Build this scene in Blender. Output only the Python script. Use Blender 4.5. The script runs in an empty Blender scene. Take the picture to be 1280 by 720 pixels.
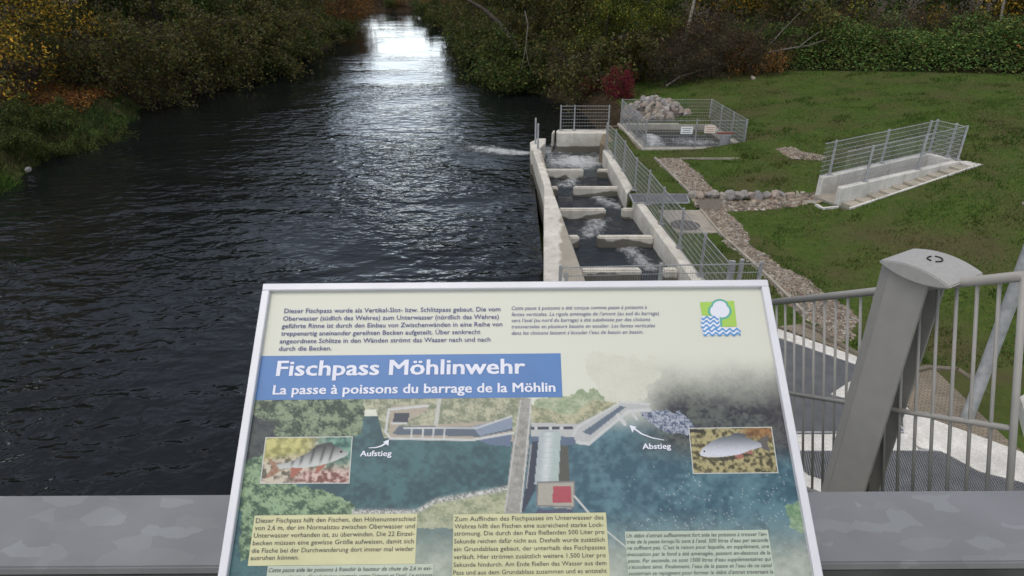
import bpy, math, random
import numpy as np
from mathutils import Vector, Matrix

# ------------------------------------------------------------------ camera, world, sun, exposure
scene = bpy.context.scene
COL = scene.collection
F_PX, PITCH, CAMZ = 820.0, math.radians(26), 6.9
cam_d = bpy.data.cameras.new("camera")
cam = bpy.data.objects.new("camera", cam_d)
COL.objects.link(cam)
cam.location = (0, 0, CAMZ)
cam.rotation_euler = (math.radians(90) - PITCH, 0, 0)
cam_d.sensor_width = 36
cam_d.lens = 36 * F_PX / 1280
cam_d.clip_start, cam_d.clip_end = 0.05, 2000
scene.camera = cam

SUN_EL, SUN_AZ = math.radians(72), math.radians(-140)      # azimuth from +Y, negative = left
world = bpy.data.worlds.new("World")
scene.world = world
world.use_nodes = True
wn, wl = world.node_tree.nodes, world.node_tree.links
wn.clear()
w_out = wn.new('ShaderNodeOutputWorld')
w_bg = wn.new('ShaderNodeBackground')
w_sky = wn.new('ShaderNodeTexSky')
w_sky.sky_type = 'NISHITA'
w_sky.sun_disc = False
w_sky.sun_elevation = SUN_EL
w_sky.sun_rotation = SUN_AZ
w_sky.air_density, w_sky.dust_density, w_sky.ozone_density = 1.0, 4.0, 1.0
w_hs = wn.new('ShaderNodeHueSaturation')
w_hs.inputs['Saturation'].default_value = 0.56            # cloud cover takes the blue out
w_tc = wn.new('ShaderNodeTexCoord')
w_no = wn.new('ShaderNodeTexNoise')
w_no.inputs['Scale'].default_value = 2.6
w_no.inputs['Detail'].default_value = 5
w_mr = wn.new('ShaderNodeMapRange')
w_mr.inputs['From Min'].default_value, w_mr.inputs['From Max'].default_value = 0.3, 0.7
w_mr.inputs['To Min'].default_value, w_mr.inputs['To Max'].default_value = 0.75, 1.2
w_mx = wn.new('ShaderNodeMix'); w_mx.data_type = 'RGBA'; w_mx.blend_type = 'MULTIPLY'
w_mx.inputs['Factor'].default_value = 1
wl.new(w_tc.outputs['Generated'], w_no.inputs['Vector'])
wl.new(w_no.outputs['Fac'], w_mr.inputs['Value'])
wl.new(w_sky.outputs['Color'], w_hs.inputs['Color'])
wl.new(w_hs.outputs['Color'], w_mx.inputs['A'])
wl.new(w_mr.outputs['Result'], w_mx.inputs['B'])
# elevation gain added to shape water reflections and light: bright low, dim belt above
w_sp = wn.new('ShaderNodeSeparateXYZ'); w_rp = wn.new('ShaderNodeValToRGB')
_e = w_rp.color_ramp.elements
_e[0].position, _e[0].color = 0.0, (4.6, 4.6, 4.6, 1)
_e[1].position, _e[1].color = 1.0, (.8, .8, .8, 1)
for _p, _v in ((.07, 4.4), (.14, 2.9), (.22, 1.25), (.32, .66), (.5, .66), (.7, .62)):
    _q = _e.new(_p); _q.color = (_v, _v, _v, 1)
w_m2 = wn.new('ShaderNodeMix'); w_m2.data_type = 'RGBA'; w_m2.blend_type = 'MULTIPLY'; w_m2.inputs['Factor'].default_value = 1
w_gn = wn.new('ShaderNodeVectorMath'); w_gn.operation = 'SCALE'; w_gn.inputs['Scale'].default_value = 1.7
wl.new(w_tc.outputs['Generated'], w_sp.inputs['Vector']); wl.new(w_sp.outputs['Z'], w_rp.inputs['Fac'])
wl.new(w_rp.outputs['Color'], w_gn.inputs[0])
wl.new(w_mx.outputs['Result'], w_m2.inputs['A']); wl.new(w_gn.outputs['Vector'], w_m2.inputs['B'])
wl.new(w_m2.outputs['Result'], w_bg.inputs['Color'])
w_bg.inputs['Strength'].default_value = 0.15
wl.new(w_bg.outputs['Background'], w_out.inputs['Surface'])

sun_d = bpy.data.lights.new("sun", 'SUN')
sun_d.energy = 0.7
sun_d.angle = math.radians(35)
sun_d.color = (1, 0.96, 0.9)
sun = bpy.data.objects.new("sun", sun_d)
COL.objects.link(sun)
sdir = Vector((math.sin(SUN_AZ) * math.cos(SUN_EL), math.cos(SUN_AZ) * math.cos(SUN_EL), math.sin(SUN_EL)))
sun.rotation_euler = sdir.to_track_quat('Z', 'Y').to_euler()
sun.location = sdir * 60

vs = scene.view_settings
vs.view_transform, vs.look, vs.gamma, vs.use_curve_mapping = 'Standard', 'None', 1, False
vs.exposure = -0.1

rnd = random.Random(7)
nrng = np.random.default_rng(11)

# ------------------------------------------------------------------ photo geometry helpers
SP, CP = math.sin(PITCH), math.cos(PITCH)
def ray(px, py):
    a, b = (px - 640) / F_PX, (360 - py) / F_PX
    return Vector((a, CP + b * SP, -SP + b * CP))
def P(px, py, z=0.9):
    r = ray(px, py); t = (z - CAMZ) / r.z
    return Vector((r.x * t, r.y * t, z))
def PD(px, py, D):
    return Vector((0, 0, CAMZ)) + ray(px, py) * D
def smooth(a, b, x):
    t = np.clip((x - a) / (b - a), 0, 1); return t * t * (3 - 2 * t)
def inpoly(X, Y, poly):
    ins = np.zeros(np.shape(X), bool)
    n = len(poly)
    for i in range(n):
        x0, y0 = poly[i][0], poly[i][1]; x1, y1 = poly[(i + 1) % n][0], poly[(i + 1) % n][1]
        if y0 == y1: continue
        c = ((y0 > Y) != (y1 > Y)) & (X < (x1 - x0) * (Y - y0) / (y1 - y0) + x0)
        ins ^= c
    return ins
def vnoise(X, Y, s, seed=0):
    """smooth value noise on arrays, 0..1"""
    X = np.asarray(X, float) * s; Y = np.asarray(Y, float) * s
    xi, yi = np.floor(X).astype(np.int64), np.floor(Y).astype(np.int64)
    xf, yf = X - xi, Y - yi
    def h(a, b):
        v = np.sin(a * 127.1 + b * 311.7 + seed * 74.7) * 43758.5453
        return v - np.floor(v)
    u, v = xf * xf * (3 - 2 * xf), yf * yf * (3 - 2 * yf)
    return (h(xi, yi) * (1 - u) + h(xi + 1, yi) * u) * (1 - v) + (h(xi, yi + 1) * (1 - u) + h(xi + 1, yi + 1) * u) * v
def fnoise(X, Y, s, seed=0, o=4):
    r, a, t = 0, 1, 0
    for i in range(o):
        r = r + a * vnoise(X, Y, s * 2 ** i, seed + i); t += a; a *= .5
    return r / t

# ------------------------------------------------------------------ object helpers
def tag(o, label=None, cat=None, group=None, kind=None):
    if label: o['label'] = label
    if cat: o['category'] = cat
    if group: o['group'] = group
    if kind: o['kind'] = kind
    return o
def empty(name, loc, label, cat, group=None):
    o = bpy.data.objects.new(name, None); COL.objects.link(o)
    o.empty_display_size = .2
    o.location = loc
    return tag(o, label, cat, group)
def copy_tree(o, parent=None):
    c = o.copy(); COL.objects.link(c)
    if parent: c.parent = parent
    for ch in list(o.children): copy_tree(ch, c)
    return c
def mesh_np(name, V, faces_flat, nper, mat, parent=None, col=None, smooth_=False, mats=None):
    me = bpy.data.meshes.new(name)
    V = np.asarray(V, np.float32).reshape(-1, 3)
    F = np.asarray(faces_flat, np.int32).ravel()
    n = len(F) // nper
    me.vertices.add(len(V)); me.vertices.foreach_set('co', V.ravel())
    me.loops.add(len(F)); me.loops.foreach_set('vertex_index', F)
    me.polygons.add(n)
    me.polygons.foreach_set('loop_start', np.arange(n, dtype=np.int32) * nper)
    if smooth_: me.polygons.foreach_set('use_smooth', np.ones(n, bool))
    me.update(calc_edges=True)
    if col is not None:
        a = me.color_attributes.new('Col', 'FLOAT_COLOR', 'POINT')
        c = np.ones((len(V), 4), np.float32); c[:, :3] = col
        a.data.foreach_set('color', c.ravel())
    me.materials.append(mat)
    o = bpy.data.objects.new(name, me); COL.objects.link(o)
    if parent: o.parent = parent
    return o

class MB:
    def __init__(s): s.v, s.f = [], []
    def add(s, vs_, fs_):
        b = len(s.v); s.v += [tuple(q) for q in vs_]; s.f += [tuple(b + i for i in f) for f in fs_]; return s
    def prism(s, poly, z0, z1):
        """vertical prism; poly = [(x,y)...]; z0,z1 numbers or per-vertex lists"""
        n = len(poly)
        A = sum(poly[i][0] * poly[(i + 1) % n][1] - poly[(i + 1) % n][0] * poly[i][1] for i in range(n))
        idx = list(range(n)) if A > 0 else list(range(n))[::-1]
        g = lambda z, i: z[i] if hasattr(z, '__len__') else z
        vs_ = [(poly[i][0], poly[i][1], g(z0, i)) for i in idx] + [(poly[i][0], poly[i][1], g(z1, i)) for i in idx]
        fs_ = [tuple(range(n))[::-1], tuple(range(n, 2 * n))] + [(i, (i + 1) % n, n + (i + 1) % n, n + i) for i in range(n)]
        return s.add(vs_, fs_)
    def box(s, c, sx, sy, sz, ax=(1, 0, 0), ay=(0, 1, 0), az=(0, 0, 1)):
        c, ax, ay, az = Vector(c), Vector(ax) * sx / 2, Vector(ay) * sy / 2, Vector(az) * sz / 2
        vs_ = [c + ax * i + ay * j + az * k for k in (-1, 1) for j in (-1, 1) for i in (-1, 1)]
        return s.add(vs_, [(0, 2, 3, 1), (4, 5, 7, 6), (0, 1, 5, 4), (2, 6, 7, 3), (0, 4, 6, 2), (1, 3, 7, 5)])
    def bar(s, a, b, w, h=None, up=(0, 0, 1)):
        a, b = Vector(a), Vector(b); h = h or w
        d = (b - a); L = d.length; d.normalize()
        x = d.cross(Vector(up))
        if x.length < 1e-4: x = d.cross(Vector((1, 0, 0)))
        x.normalize(); y = x.cross(d)
        return s.box((a + b) / 2, w, L, h, x, d, y)
    def tube(s, pts, r, n=8, cap=True):
        pts = [Vector(p) for p in pts]; rs = r if hasattr(r, '__len__') else [r] * len(pts)
        b = len(s.v); ring = []
        for i, p in enumerate(pts):
            d = (pts[min(i + 1, len(pts) - 1)] - pts[max(i - 1, 0)]).normalized()
            x = d.cross(Vector((0, 0, 1)))
            if x.length < .05: x = d.cross(Vector((1, 0, 0)))
            x.normalize(); y = x.cross(d)
            s.v += [tuple(p + (x * math.cos(t) + y * math.sin(t)) * rs[i]) for t in [2 * math.pi * k / n for k in range(n)]]
        for i in range(len(pts) - 1):
            for k in range(n):
                s.f.append((b + i * n + k, b + i * n + (k + 1) % n, b + (i + 1) * n + (k + 1) % n, b + (i + 1) * n + k))
        if cap:
            s.f.append(tuple(b + k for k in range(n))[::-1]); e = b + (len(pts) - 1) * n
            s.f.append(tuple(e + k for k in range(n)))
        return s
    def build(s, name, mat, parent=None, bevel=0, seg=1, off=None, shade=False):
        me = bpy.data.meshes.new(name)
        off = Vector(off) if off is not None else (Vector(parent.location) if parent else Vector((0, 0, 0)))
        me.from_pydata([tuple(Vector(v) - off) for v in s.v], [], s.f)
        me.validate(); me.update()
        import bmesh
        bm = bmesh.new(); bm.from_mesh(me)
        bmesh.ops.recalc_face_normals(bm, faces=bm.faces[:])
        if bevel:
            eds = [e for e in bm.edges if len(e.link_faces) == 2 and e.calc_face_angle(0) > .5]
            bmesh.ops.bevel(bm, geom=eds, offset=bevel, segments=seg, affect='EDGES', clamp_overlap=True)
        if shade:
            for f in bm.faces: f.smooth = True
        bm.to_mesh(me); bm.free()
        me.materials.append(mat)
        o = bpy.data.objects.new(name, me); COL.objects.link(o)
        if parent: o.parent = parent
        elif off.length: o.location = off
        return o

# ------------------------------------------------------------------ materials
def lin(c):
    return tuple((x / 255 / 12.92) if x / 255 <= .04045 else ((x / 255 + .055) / 1.055) ** 2.4 for x in c)
def newmat(name):
    m = bpy.data.materials.new(name); m.use_nodes = True
    nt = m.node_tree; b = nt.nodes['Principled BSDF']
    return m, nt, b
def noise_mat(name, c1, c2, scale=5, rough=.8, bump=0, bscale=None, metal=0, c3=None, scale2=40, spec=.3, detail=6, contrast=(.35, .65)):
    m, nt, b = newmat(name); N, L = nt.nodes, nt.links
    tc = N.new('ShaderNodeTexCoord')
    no = N.new('ShaderNodeTexNoise'); no.inputs['Scale'].default_value = scale; no.inputs['Detail'].default_value = detail
    L.new(tc.outputs['Object'], no.inputs['Vector'])
    r = N.new('ShaderNodeValToRGB'); r.color_ramp.elements[0].position, r.color_ramp.elements[1].position = contrast
    r.color_ramp.elements[0].color = (*c1, 1); r.color_ramp.elements[1].color = (*c2, 1)
    L.new(no.outputs['Fac'], r.inputs['Fac'])
    out = r.outputs['Color']
    if c3:
        n2 = N.new('ShaderNodeTexNoise'); n2.inputs['Scale'].default_value = scale2; n2.inputs['Detail'].default_value = 4
        L.new(tc.outputs['Object'], n2.inputs['Vector'])
        r2 = N.new('ShaderNodeValToRGB'); r2.color_ramp.elements[0].position, r2.color_ramp.elements[1].position = .5, .68
        r2.color_ramp.elements[0].color = (0, 0, 0, 1); r2.color_ramp.elements[1].color = (1, 1, 1, 1)
        L.new(n2.outputs['Fac'], r2.inputs['Fac'])
        mx = N.new('ShaderNodeMix'); mx.data_type = 'RGBA'
        L.new(r2.outputs['Color'], mx.inputs['Factor']); L.new(out, mx.inputs['A']); mx.inputs['B'].default_value = (*c3, 1)
        out = mx.outputs['Result']
    L.new(out, b.inputs['Base Color'])
    b.inputs['Roughness'].default_value = rough; b.inputs['Metallic'].default_value = metal
    b.inputs['Specular IOR Level'].default_value = spec
    if bump:
        n3 = N.new('ShaderNodeTexNoise'); n3.inputs['Scale'].default_value = bscale or scale * 6; n3.inputs['Detail'].default_value = 5
        L.new(tc.outputs['Object'], n3.inputs['Vector'])
        bp = N.new('ShaderNodeBump'); bp.inputs['Strength'].default_value = bump; bp.inputs['Distance'].default_value = .02
        L.new(n3.outputs['Fac'], bp.inputs['Height']); L.new(bp.outputs['Normal'], b.inputs['Normal'])
    return m
def attr_mat(name, rough=.8, transl=0, spec=.2, noise=0, nscale=30, gain=1.0):
    m, nt, b = newmat(name); N, L = nt.nodes, nt.links
    a = N.new('ShaderNodeAttribute'); a.attribute_name = 'Col'
    oi = N.new('ShaderNodeObjectInfo')
    mr = N.new('ShaderNodeMapRange'); mr.inputs['To Min'].default_value = .8 * gain; mr.inputs['To Max'].default_value = 1.15 * gain
    L.new(oi.outputs['Random'], mr.inputs['Value'])
    mx = N.new('ShaderNodeMix'); mx.data_type = 'RGBA'; mx.blend_type = 'MULTIPLY'; mx.inputs['Factor'].default_value = 1
    L.new(a.outputs['Color'], mx.inputs['A']); L.new(mr.outputs['Result'], mx.inputs['B'])
    if noise == 0 and transl == 0: L.new(a.outputs['Color'], b.inputs['Base Color'])
    else: L.new(mx.outputs['Result'], b.inputs['Base Color'])
    b.inputs['Roughness'].default_value = rough; b.inputs['Specular IOR Level'].default_value = spec
    if transl:
        t = N.new('ShaderNodeBsdfTranslucent'); L.new(mx.outputs['Result'], t.inputs['Color'])
        ms = N.new('ShaderNodeMixShader'); ms.inputs['Fac'].default_value = transl
        L.new(b.outputs['BSDF'], ms.inputs[1]); L.new(t.outputs['BSDF'], ms.inputs[2])
        L.new(ms.outputs['Shader'], N['Material Output'].inputs['Surface'])
    return m
def concrete_mat(name, base, damp_level=None, damp_amp=.25, damp_col=(.075, .068, .05), streak=True):
    """board-marked concrete; below damp_level (world z, wavy) it is wet and dark"""
    m, nt, b = newmat(name); N, L = nt.nodes, nt.links
    geo = N.new('ShaderNodeNewGeometry')
    no = N.new('ShaderNodeTexNoise'); no.inputs['Scale'].default_value = 1.7; no.inputs['Detail'].default_value = 8; no.inputs['Roughness'].default_value = .65
    L.new(geo.outputs['Position'], no.inputs['Vector'])
    r = N.new('ShaderNodeValToRGB'); e = r.color_ramp.elements
    e[0].position, e[1].position = .32, .68
    e[0].color = (*[c * .72 for c in base], 1); e[1].color = (*[min(1, c * 1.12) for c in base], 1)
    L.new(no.outputs['Fac'], r.inputs['Fac']); out = r.outputs['Color']
    # pores
    n2 = N.new('ShaderNodeTexNoise'); n2.inputs['Scale'].default_value = 38; n2.inputs['Detail'].default_value = 3
    L.new(geo.outputs['Position'], n2.inputs['Vector'])
    mr2 = N.new('ShaderNodeMapRange'); mr2.inputs['From Min'].default_value, mr2.inputs['From Max'].default_value = .3, .7
    mr2.inputs['To Min'].default_value, mr2.inputs['To Max'].default_value = .82, 1.1
    L.new(n2.outputs['Fac'], mr2.inputs['Value'])
    mm = N.new('ShaderNodeMix'); mm.data_type = 'RGBA'; mm.blend_type = 'MULTIPLY'; mm.inputs['Factor'].default_value = 1
    L.new(out, mm.inputs['A']); L.new(mr2.outputs['Result'], mm.inputs['B']); out = mm.outputs['Result']
    # brownish runs
    mp = N.new('ShaderNodeMapping'); mp.inputs['Scale'].default_value = (3.5, 3.5, .35)
    L.new(geo.outputs['Position'], mp.inputs['Vector'])
    n4 = N.new('ShaderNodeTexNoise'); n4.inputs['Scale'].default_value = 1.5; n4.inputs['Detail'].default_value = 4
    L.new(mp.outputs['Vector'], n4.inputs['Vector'])
    r4 = N.new('ShaderNodeMapRange'); r4.inputs['From Min'].default_value, r4.inputs['From Max'].default_value = .55, .75
    r4.inputs['To Max'].default_value = .55
    L.new(n4.outputs['Fac'], r4.inputs['Value'])
    m4 = N.new('ShaderNodeMix'); m4.data_type = 'RGBA'
    L.new(r4.outputs['Result'], m4.inputs['Factor']); L.new(out, m4.inputs['A'])
    m4.inputs['B'].default_value = (base[0] * .55, base[1] * .5, base[2] * .4, 1); out = m4.outputs['Result']
    if damp_level is not None:
        sx = N.new('ShaderNodeSeparateXYZ'); L.new(geo.outputs['Position'], sx.inputs['Vector'])
        n5 = N.new('ShaderNodeTexNoise'); n5.inputs['Scale'].default_value = .9; n5.inputs['Detail'].default_value = 3
        L.new(geo.outputs['Position'], n5.inputs['Vector'])
        ma = N.new('ShaderNodeMath'); ma.operation = 'MULTIPLY_ADD'; ma.inputs[1].default_value = damp_amp * 2.2; ma.inputs[2].default_value = damp_level - damp_amp * 1.1
        L.new(n5.outputs['Fac'], ma.inputs[0])
        sb = N.new('ShaderNodeMath'); sb.operation = 'SUBTRACT'; L.new(ma.outputs[0], sb.inputs[0]); L.new(sx.outputs['Z'], sb.inputs[1])
        mr = N.new('ShaderNodeMapRange'); mr.inputs['From Min'].default_value, mr.inputs['From Max'].default_value = -.012, .03
        mr.inputs['To Max'].default_value = .85
        L.new(sb.outputs[0], mr.inputs['Value'])
        m5 = N.new('ShaderNodeMix'); m5.data_type = 'RGBA'; L.new(mr.outputs['Result'], m5.inputs['Factor'])
        L.new(out, m5.inputs['A']); m5.inputs['B'].default_value = (*damp_col, 1); out = m5.outputs['Result']
    L.new(out, b.inputs['Base Color']); b.inputs['Roughness'].default_value = .88; b.inputs['Specular IOR Level'].default_value = .25
    bp = N.new('ShaderNodeBump'); bp.inputs['Strength'].default_value = .25; bp.inputs['Distance'].default_value = .01
    L.new(n2.outputs['Fac'], bp.inputs['Height']); L.new(bp.outputs['Normal'], b.inputs['Normal'])
    return m

M = {}
CONC = (.59, .56, .495)
M['concrete'] = concrete_mat('pale_concrete', CONC, .38, .12)
M['concrete_dry'] = concrete_mat('dry_concrete', (.60, .585, .54))
M['slab'] = concrete_mat('slab_concrete', (.34, .31, .26))
M['galv'] = noise_mat('galvanised_steel', (.30, .31, .32), (.42, .43, .44), 9, .5, .05, 60, metal=.25, spec=.5)
M['galv_dull'] = noise_mat('weathered_galvanised_steel', (.24, .245, .245), (.33, .335, .34), 6, .62, .05, 60, metal=.2)
M['grating'] = noise_mat('grating_steel', (.205, .212, .222), (.265, .273, .282), 5, .5, 0, metal=.3, spec=.5)
M['painted'] = noise_mat('grey_brown_paint', (.265, .256, .235), (.285, .275, .252), 14, .5, .03, 160, spec=.35)
M['frame'] = noise_mat('white_aluminium', (.52, .52, .545), (.57, .57, .60), 12, .38, 0, spec=.5)
M['bark'] = noise_mat('dark_bark', (.02, .016, .012), (.055, .045, .034), 7, .9, .5, 30)
M['grey_bark'] = noise_mat('grey_bark', (.07, .062, .05), (.12, .108, .09), 6, .85, .3, 30)
M['pale_bark'] = noise_mat('pale_bark', (.13, .12, .095), (.22, .20, .165), 6, .85, .3, 30)
M['leaf'] = attr_mat('foliage', .7, .25, gain=1.3)
M['grass_blade'] = attr_mat('grass_blades', .8, .2)
M['pebble'] = attr_mat('pebbles', .85)
M['print'] = attr_mat('printed_board', .45, spec=.4)
M['ink_blue'] = noise_mat('dark_blue_ink', lin((70, 76, 118)), lin((78, 84, 126)), 20, .5)
M['ink_dark'] = noise_mat('dark_ink', (.045, .047, .05), (.055, .057, .06), 20, .5)
M['ink_white'] = noise_mat('white_ink', (.58, .59, .65), (.62, .63, .69), 20, .5)
M['dark'] = noise_mat('dark_rubber', (.015, .015, .015), (.03, .03, .03), 20, .8)
M['iron'] = noise_mat('cast_iron', (.075, .065, .06), (.12, .105, .095), 15, .7, .2, 60)

# rocks
def rock_mat():
    m, nt, b = newmat('rock'); N, L = nt.nodes, nt.links
    oi = N.new('ShaderNodeObjectInfo'); r = N.new('ShaderNodeValToRGB')
    cs = [(.0, (.32, .25, .195)), (.25, (.36, .32, .27)), (.5, (.23, .22, .22)), (.7, (.36, .31, .25)), (.88, (.27, .20, .16)), (1, (.42, .40, .38))]
    e = r.color_ramp.elements
    e[0].position, e[0].color = 0, (*cs[0][1], 1); e[1].position, e[1].color = 1, (*cs[-1][1], 1)
    for p, c in cs[1:-1]:
        q = e.new(p); q.color = (*c, 1)
    L.new(oi.outputs['Random'], r.inputs['Fac'])
    tc = N.new('ShaderNodeTexCoord'); no = N.new('ShaderNodeTexNoise'); no.inputs['Scale'].default_value = 6; no.inputs['Detail'].default_value = 8
    L.new(tc.outputs['Object'], no.inputs['Vector'])
    mr = N.new('ShaderNodeMapRange'); mr.inputs['From Min'].default_value = .3; mr.inputs['From Max'].default_value = .7
    mr.inputs['To Min'].default_value, mr.inputs['To Max'].default_value = .55, 1.15
    L.new(no.outputs['Fac'], mr.inputs['Value'])
    mx = N.new('ShaderNodeMix'); mx.data_type = 'RGBA'; mx.blend_type = 'MULTIPLY'; mx.inputs['Factor'].default_value = 1
    L.new(r.outputs['Color'], mx.inputs['A']); L.new(mr.outputs['Result'], mx.inputs['B'])
    L.new(mx.outputs['Result'], b.inputs['Base Color']); b.inputs['Roughness'].default_value = .9
    bp = N.new('ShaderNodeBump'); bp.inputs['Strength'].default_value = .5; bp.inputs['Distance'].default_value = .03
    L.new(no.outputs['Fac'], bp.inputs['Height']); L.new(bp.outputs['Normal'], b.inputs['Normal'])
    return m
M['rock'] = rock_mat()

# water: dark body, sharp reflection, ripples; white water where the 'foam' attribute says it churns
def water_mat(name, wave, foam_scale=5.0, body=(.005, .0068, .0075)):
    m, nt, b = newmat(name); N, L = nt.nodes, nt.links
    geo = N.new('ShaderNodeNewGeometry')
    def noise(scale, sx, sy, rot, detail=3, dist=0):
        mp = N.new('ShaderNodeMapping'); mp.inputs['Scale'].default_value = (sx, sy, 1); mp.inputs['Rotation'].default_value = (0, 0, math.radians(rot))
        L.new(geo.outputs['Position'], mp.inputs['Vector'])
        n = N.new('ShaderNodeTexNoise'); n.inputs['Scale'].default_value = scale; n.inputs['Detail'].default_value = detail; n.inputs['Distortion'].default_value = dist
        L.new(mp.outputs['Vector'], n.inputs['Vector']); return n.outputs['Fac']
    a = noise(1.0, 1.5, 2.2, 8, 2.5, .3)
    c = noise(1.0, .5, .8, -12, 2, .6)
    d = noise(1.0, 4.5, 7.0, -20, 2, .3)
    amp = noise(1.0, .10, .16, 20, 2, 1.0)
    mr = N.new('ShaderNodeMapRange'); mr.inputs['From Min'].default_value, mr.inputs['From Max'].default_value = .35, .65
    mr.inputs['To Min'].default_value, mr.inputs['To Max'].default_value = .25, 1.45
    L.new(amp, mr.inputs['Value'])
    sy = N.new('ShaderNodeSeparateXYZ'); L.new(geo.outputs['Position'], sy.inputs['Vector'])
    far = N.new('ShaderNodeMapRange'); far.inputs['From Min'].default_value, far.inputs['From Max'].default_value = 18, 66
    far.inputs['To Min'].default_value, far.inputs['To Max'].default_value = 1.0, .16
    L.new(sy.outputs['Y'], far.inputs['Value'])
    fm_ = N.new('ShaderNodeMath'); fm_.operation = 'MULTIPLY'; L.new(mr.outputs['Result'], fm_.inputs[0]); L.new(far.outputs['Result'], fm_.inputs[1])
    def mad(x, k, y=None):
        q = N.new('ShaderNodeMath'); q.operation = 'MULTIPLY_ADD'; L.new(x, q.inputs[0]); q.inputs[1].default_value = k
        if y is None: q.inputs[2].default_value = 0
        else: L.new(y, q.inputs[2])
        return q.outputs[0]
    hgt = mad(a, .125, mad(c, .07, mad(d, .012)))
    at = N.new('ShaderNodeAttribute'); at.attribute_name = 'foam'
    # foam relief
    fz = N.new('ShaderNodeTexNoise'); fz.inputs['Scale'].default_value = foam_scale; fz.inputs['Detail'].default_value = 7; fz.inputs['Roughness'].default_value = .7; fz.inputs['Distortion'].default_value = .6
    mpf = N.new('ShaderNodeMapping'); mpf.inputs['Scale'].default_value = (1, .7, 1)
    L.new(geo.outputs['Position'], mpf.inputs['Vector']); L.new(mpf.outputs['Vector'], fz.inputs['Vector'])
    mul = N.new('ShaderNodeMath'); mul.operation = 'MULTIPLY'; L.new(hgt, mul.inputs[0]); L.new(fm_.outputs[0], mul.inputs[1])
    fb = N.new('ShaderNodeMath'); fb.operation = 'MULTIPLY'; L.new(fz.outputs['Fac'], fb.inputs[0]); L.new(at.outputs['Fac'], fb.inputs[1])
    hs = mad(fb.outputs[0], .12, mul.outputs[0])
    bp = N.new('ShaderNodeBump'); bp.inputs['Strength'].default_value = 1.0; bp.inputs['Distance'].default_value = wave
    L.new(hs, bp.inputs['Height'])
    b.inputs['Base Color'].default_value = (*body, 1); b.inputs['Roughness'].default_value = .06; b.inputs['IOR'].default_value = 1.33
    L.new(bp.outputs['Normal'], b.inputs['Normal'])
    # foam mask = smoothstep(noise > 1 - foam)
    ad = N.new('ShaderNodeMath'); ad.operation = 'ADD'; L.new(fz.outputs['Fac'], ad.inputs[0]); L.new(at.outputs['Fac'], ad.inputs[1])
    fm = N.new('ShaderNodeMapRange'); fm.interpolation_type = 'SMOOTHSTEP'
    fm.inputs['From Min'].default_value, fm.inputs['From Max'].default_value = .86, 1.36
    fm.inputs['To Max'].default_value = .92
    L.new(ad.outputs[0], fm.inputs['Value'])
    df = N.new('ShaderNodeBsdfDiffuse'); df.inputs['Color'].default_value = (.46, .48, .48, 1); L.new(bp.outputs['Normal'], df.inputs['Normal'])
    ms = N.new('ShaderNodeMixShader'); L.new(fm.outputs['Result'], ms.inputs['Fac'])
    L.new(b.outputs['BSDF'], ms.inputs[1]); L.new(df.outputs['BSDF'], ms.inputs[2])
    L.new(ms.outputs['Shader'], N['Material Output'].inputs['Surface'])
    return m
M['river'] = water_mat('river_water', 1.0, 3.2)
M['pool'] = water_mat('pool_water', .8, 5.0, (.02, .025, .03))
M['churn'] = water_mat('churning_water', 1.0, 4.0, (.05, .058, .058))

# ------------------------------------------------------------------ ground
BANK_L = [(-60, -15), (5, -16.5), (21, -17.2), (26, -18.4), (31, -18.6), (38, -20), (47, -17.6), (60, -17.4), (74, -17.8), (108, -22.5), (114, -31), (119, -60), (122, -140), (400, -400)]
BANK_R = [(-60, .9), (27.6, .9), (28.2, 4.0), (35, 3.6), (39, 2.6), (44, -.6), (60, -3.6), (84, -7.6), (108, -12.5), (120, -15), (126, -24), (130, -60), (134, -140), (400, -390)]
def xl(Y): return np.interp(Y, [p[0] for p in BANK_L], [p[1] for p in BANK_L])
def xr(Y): return np.interp(Y, [p[0] for p in BANK_R], [p[1] for p in BANK_R])
GZ = .88
def xy(pts, z=.9): return [(P(a, b, z).x, P(a, b, z).y) for a, b in pts]
CH = xy([(675, 170), (690, 232), (725, 352), (757, 420), (800, 560), (930, 560), (868, 345), (796, 250), (788, 238), (757, 180), (757, 164), (690, 163)])   # fish pass
PIT = xy([(797, 185.5), (929, 185.5), (893, 157), (776, 157)])
BASIN = xy([(905, 395), (972, 413), (1076, 450), (1135, 512), (1280, 575), (1330, 610), (1330, 900), (905, 900)])
DITCH = xy([(868, 246), (1028, 246), (1046, 258), (1030, 262), (872, 262)])
def ground_h(X, Y):
    X, Y = np.asarray(X, float), np.asarray(Y, float)
    rise = .2 * np.log1p(np.exp(np.clip((X - 7.2) / .5, -30, 30))) * .5
    rise = 2.9 * (1 - np.exp(-rise / 2.9)) * 1.12
    right = GZ + rise + .10 * (fnoise(X, Y, .35, 3) - .5) * smooth(6.5, 9, X)
    wood = smooth(28, 36, Y) * (1 - smooth(9, 16, X))
    right = right + wood * .25 * (fnoise(X, Y, .5, 9) - .3)
    dr = X - xr(Y)
    right = np.where(Y > 27.9, -1.0 + (right + 1.0) * smooth(-1.2, 1.6, dr), right)
    right = np.where((Y <= 27.9) & (X < 1.2), -1.2, right)
    dl = xl(Y) - X
    wob = 1.2 * (fnoise(X, Y, .45, 5) - .5)
    left = -1.0 + 2.1 * smooth(-1.4, 2.2, dl + wob) + .10 * np.clip(dl - 2, 0, 12) + .3 * (fnoise(X, Y, .6, 8) - .5) * smooth(0, 2, dl)
    return np.where(X < (xl(Y) + xr(Y)) / 2, left, right)
INLET, INLET_Z = None, 0
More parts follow.
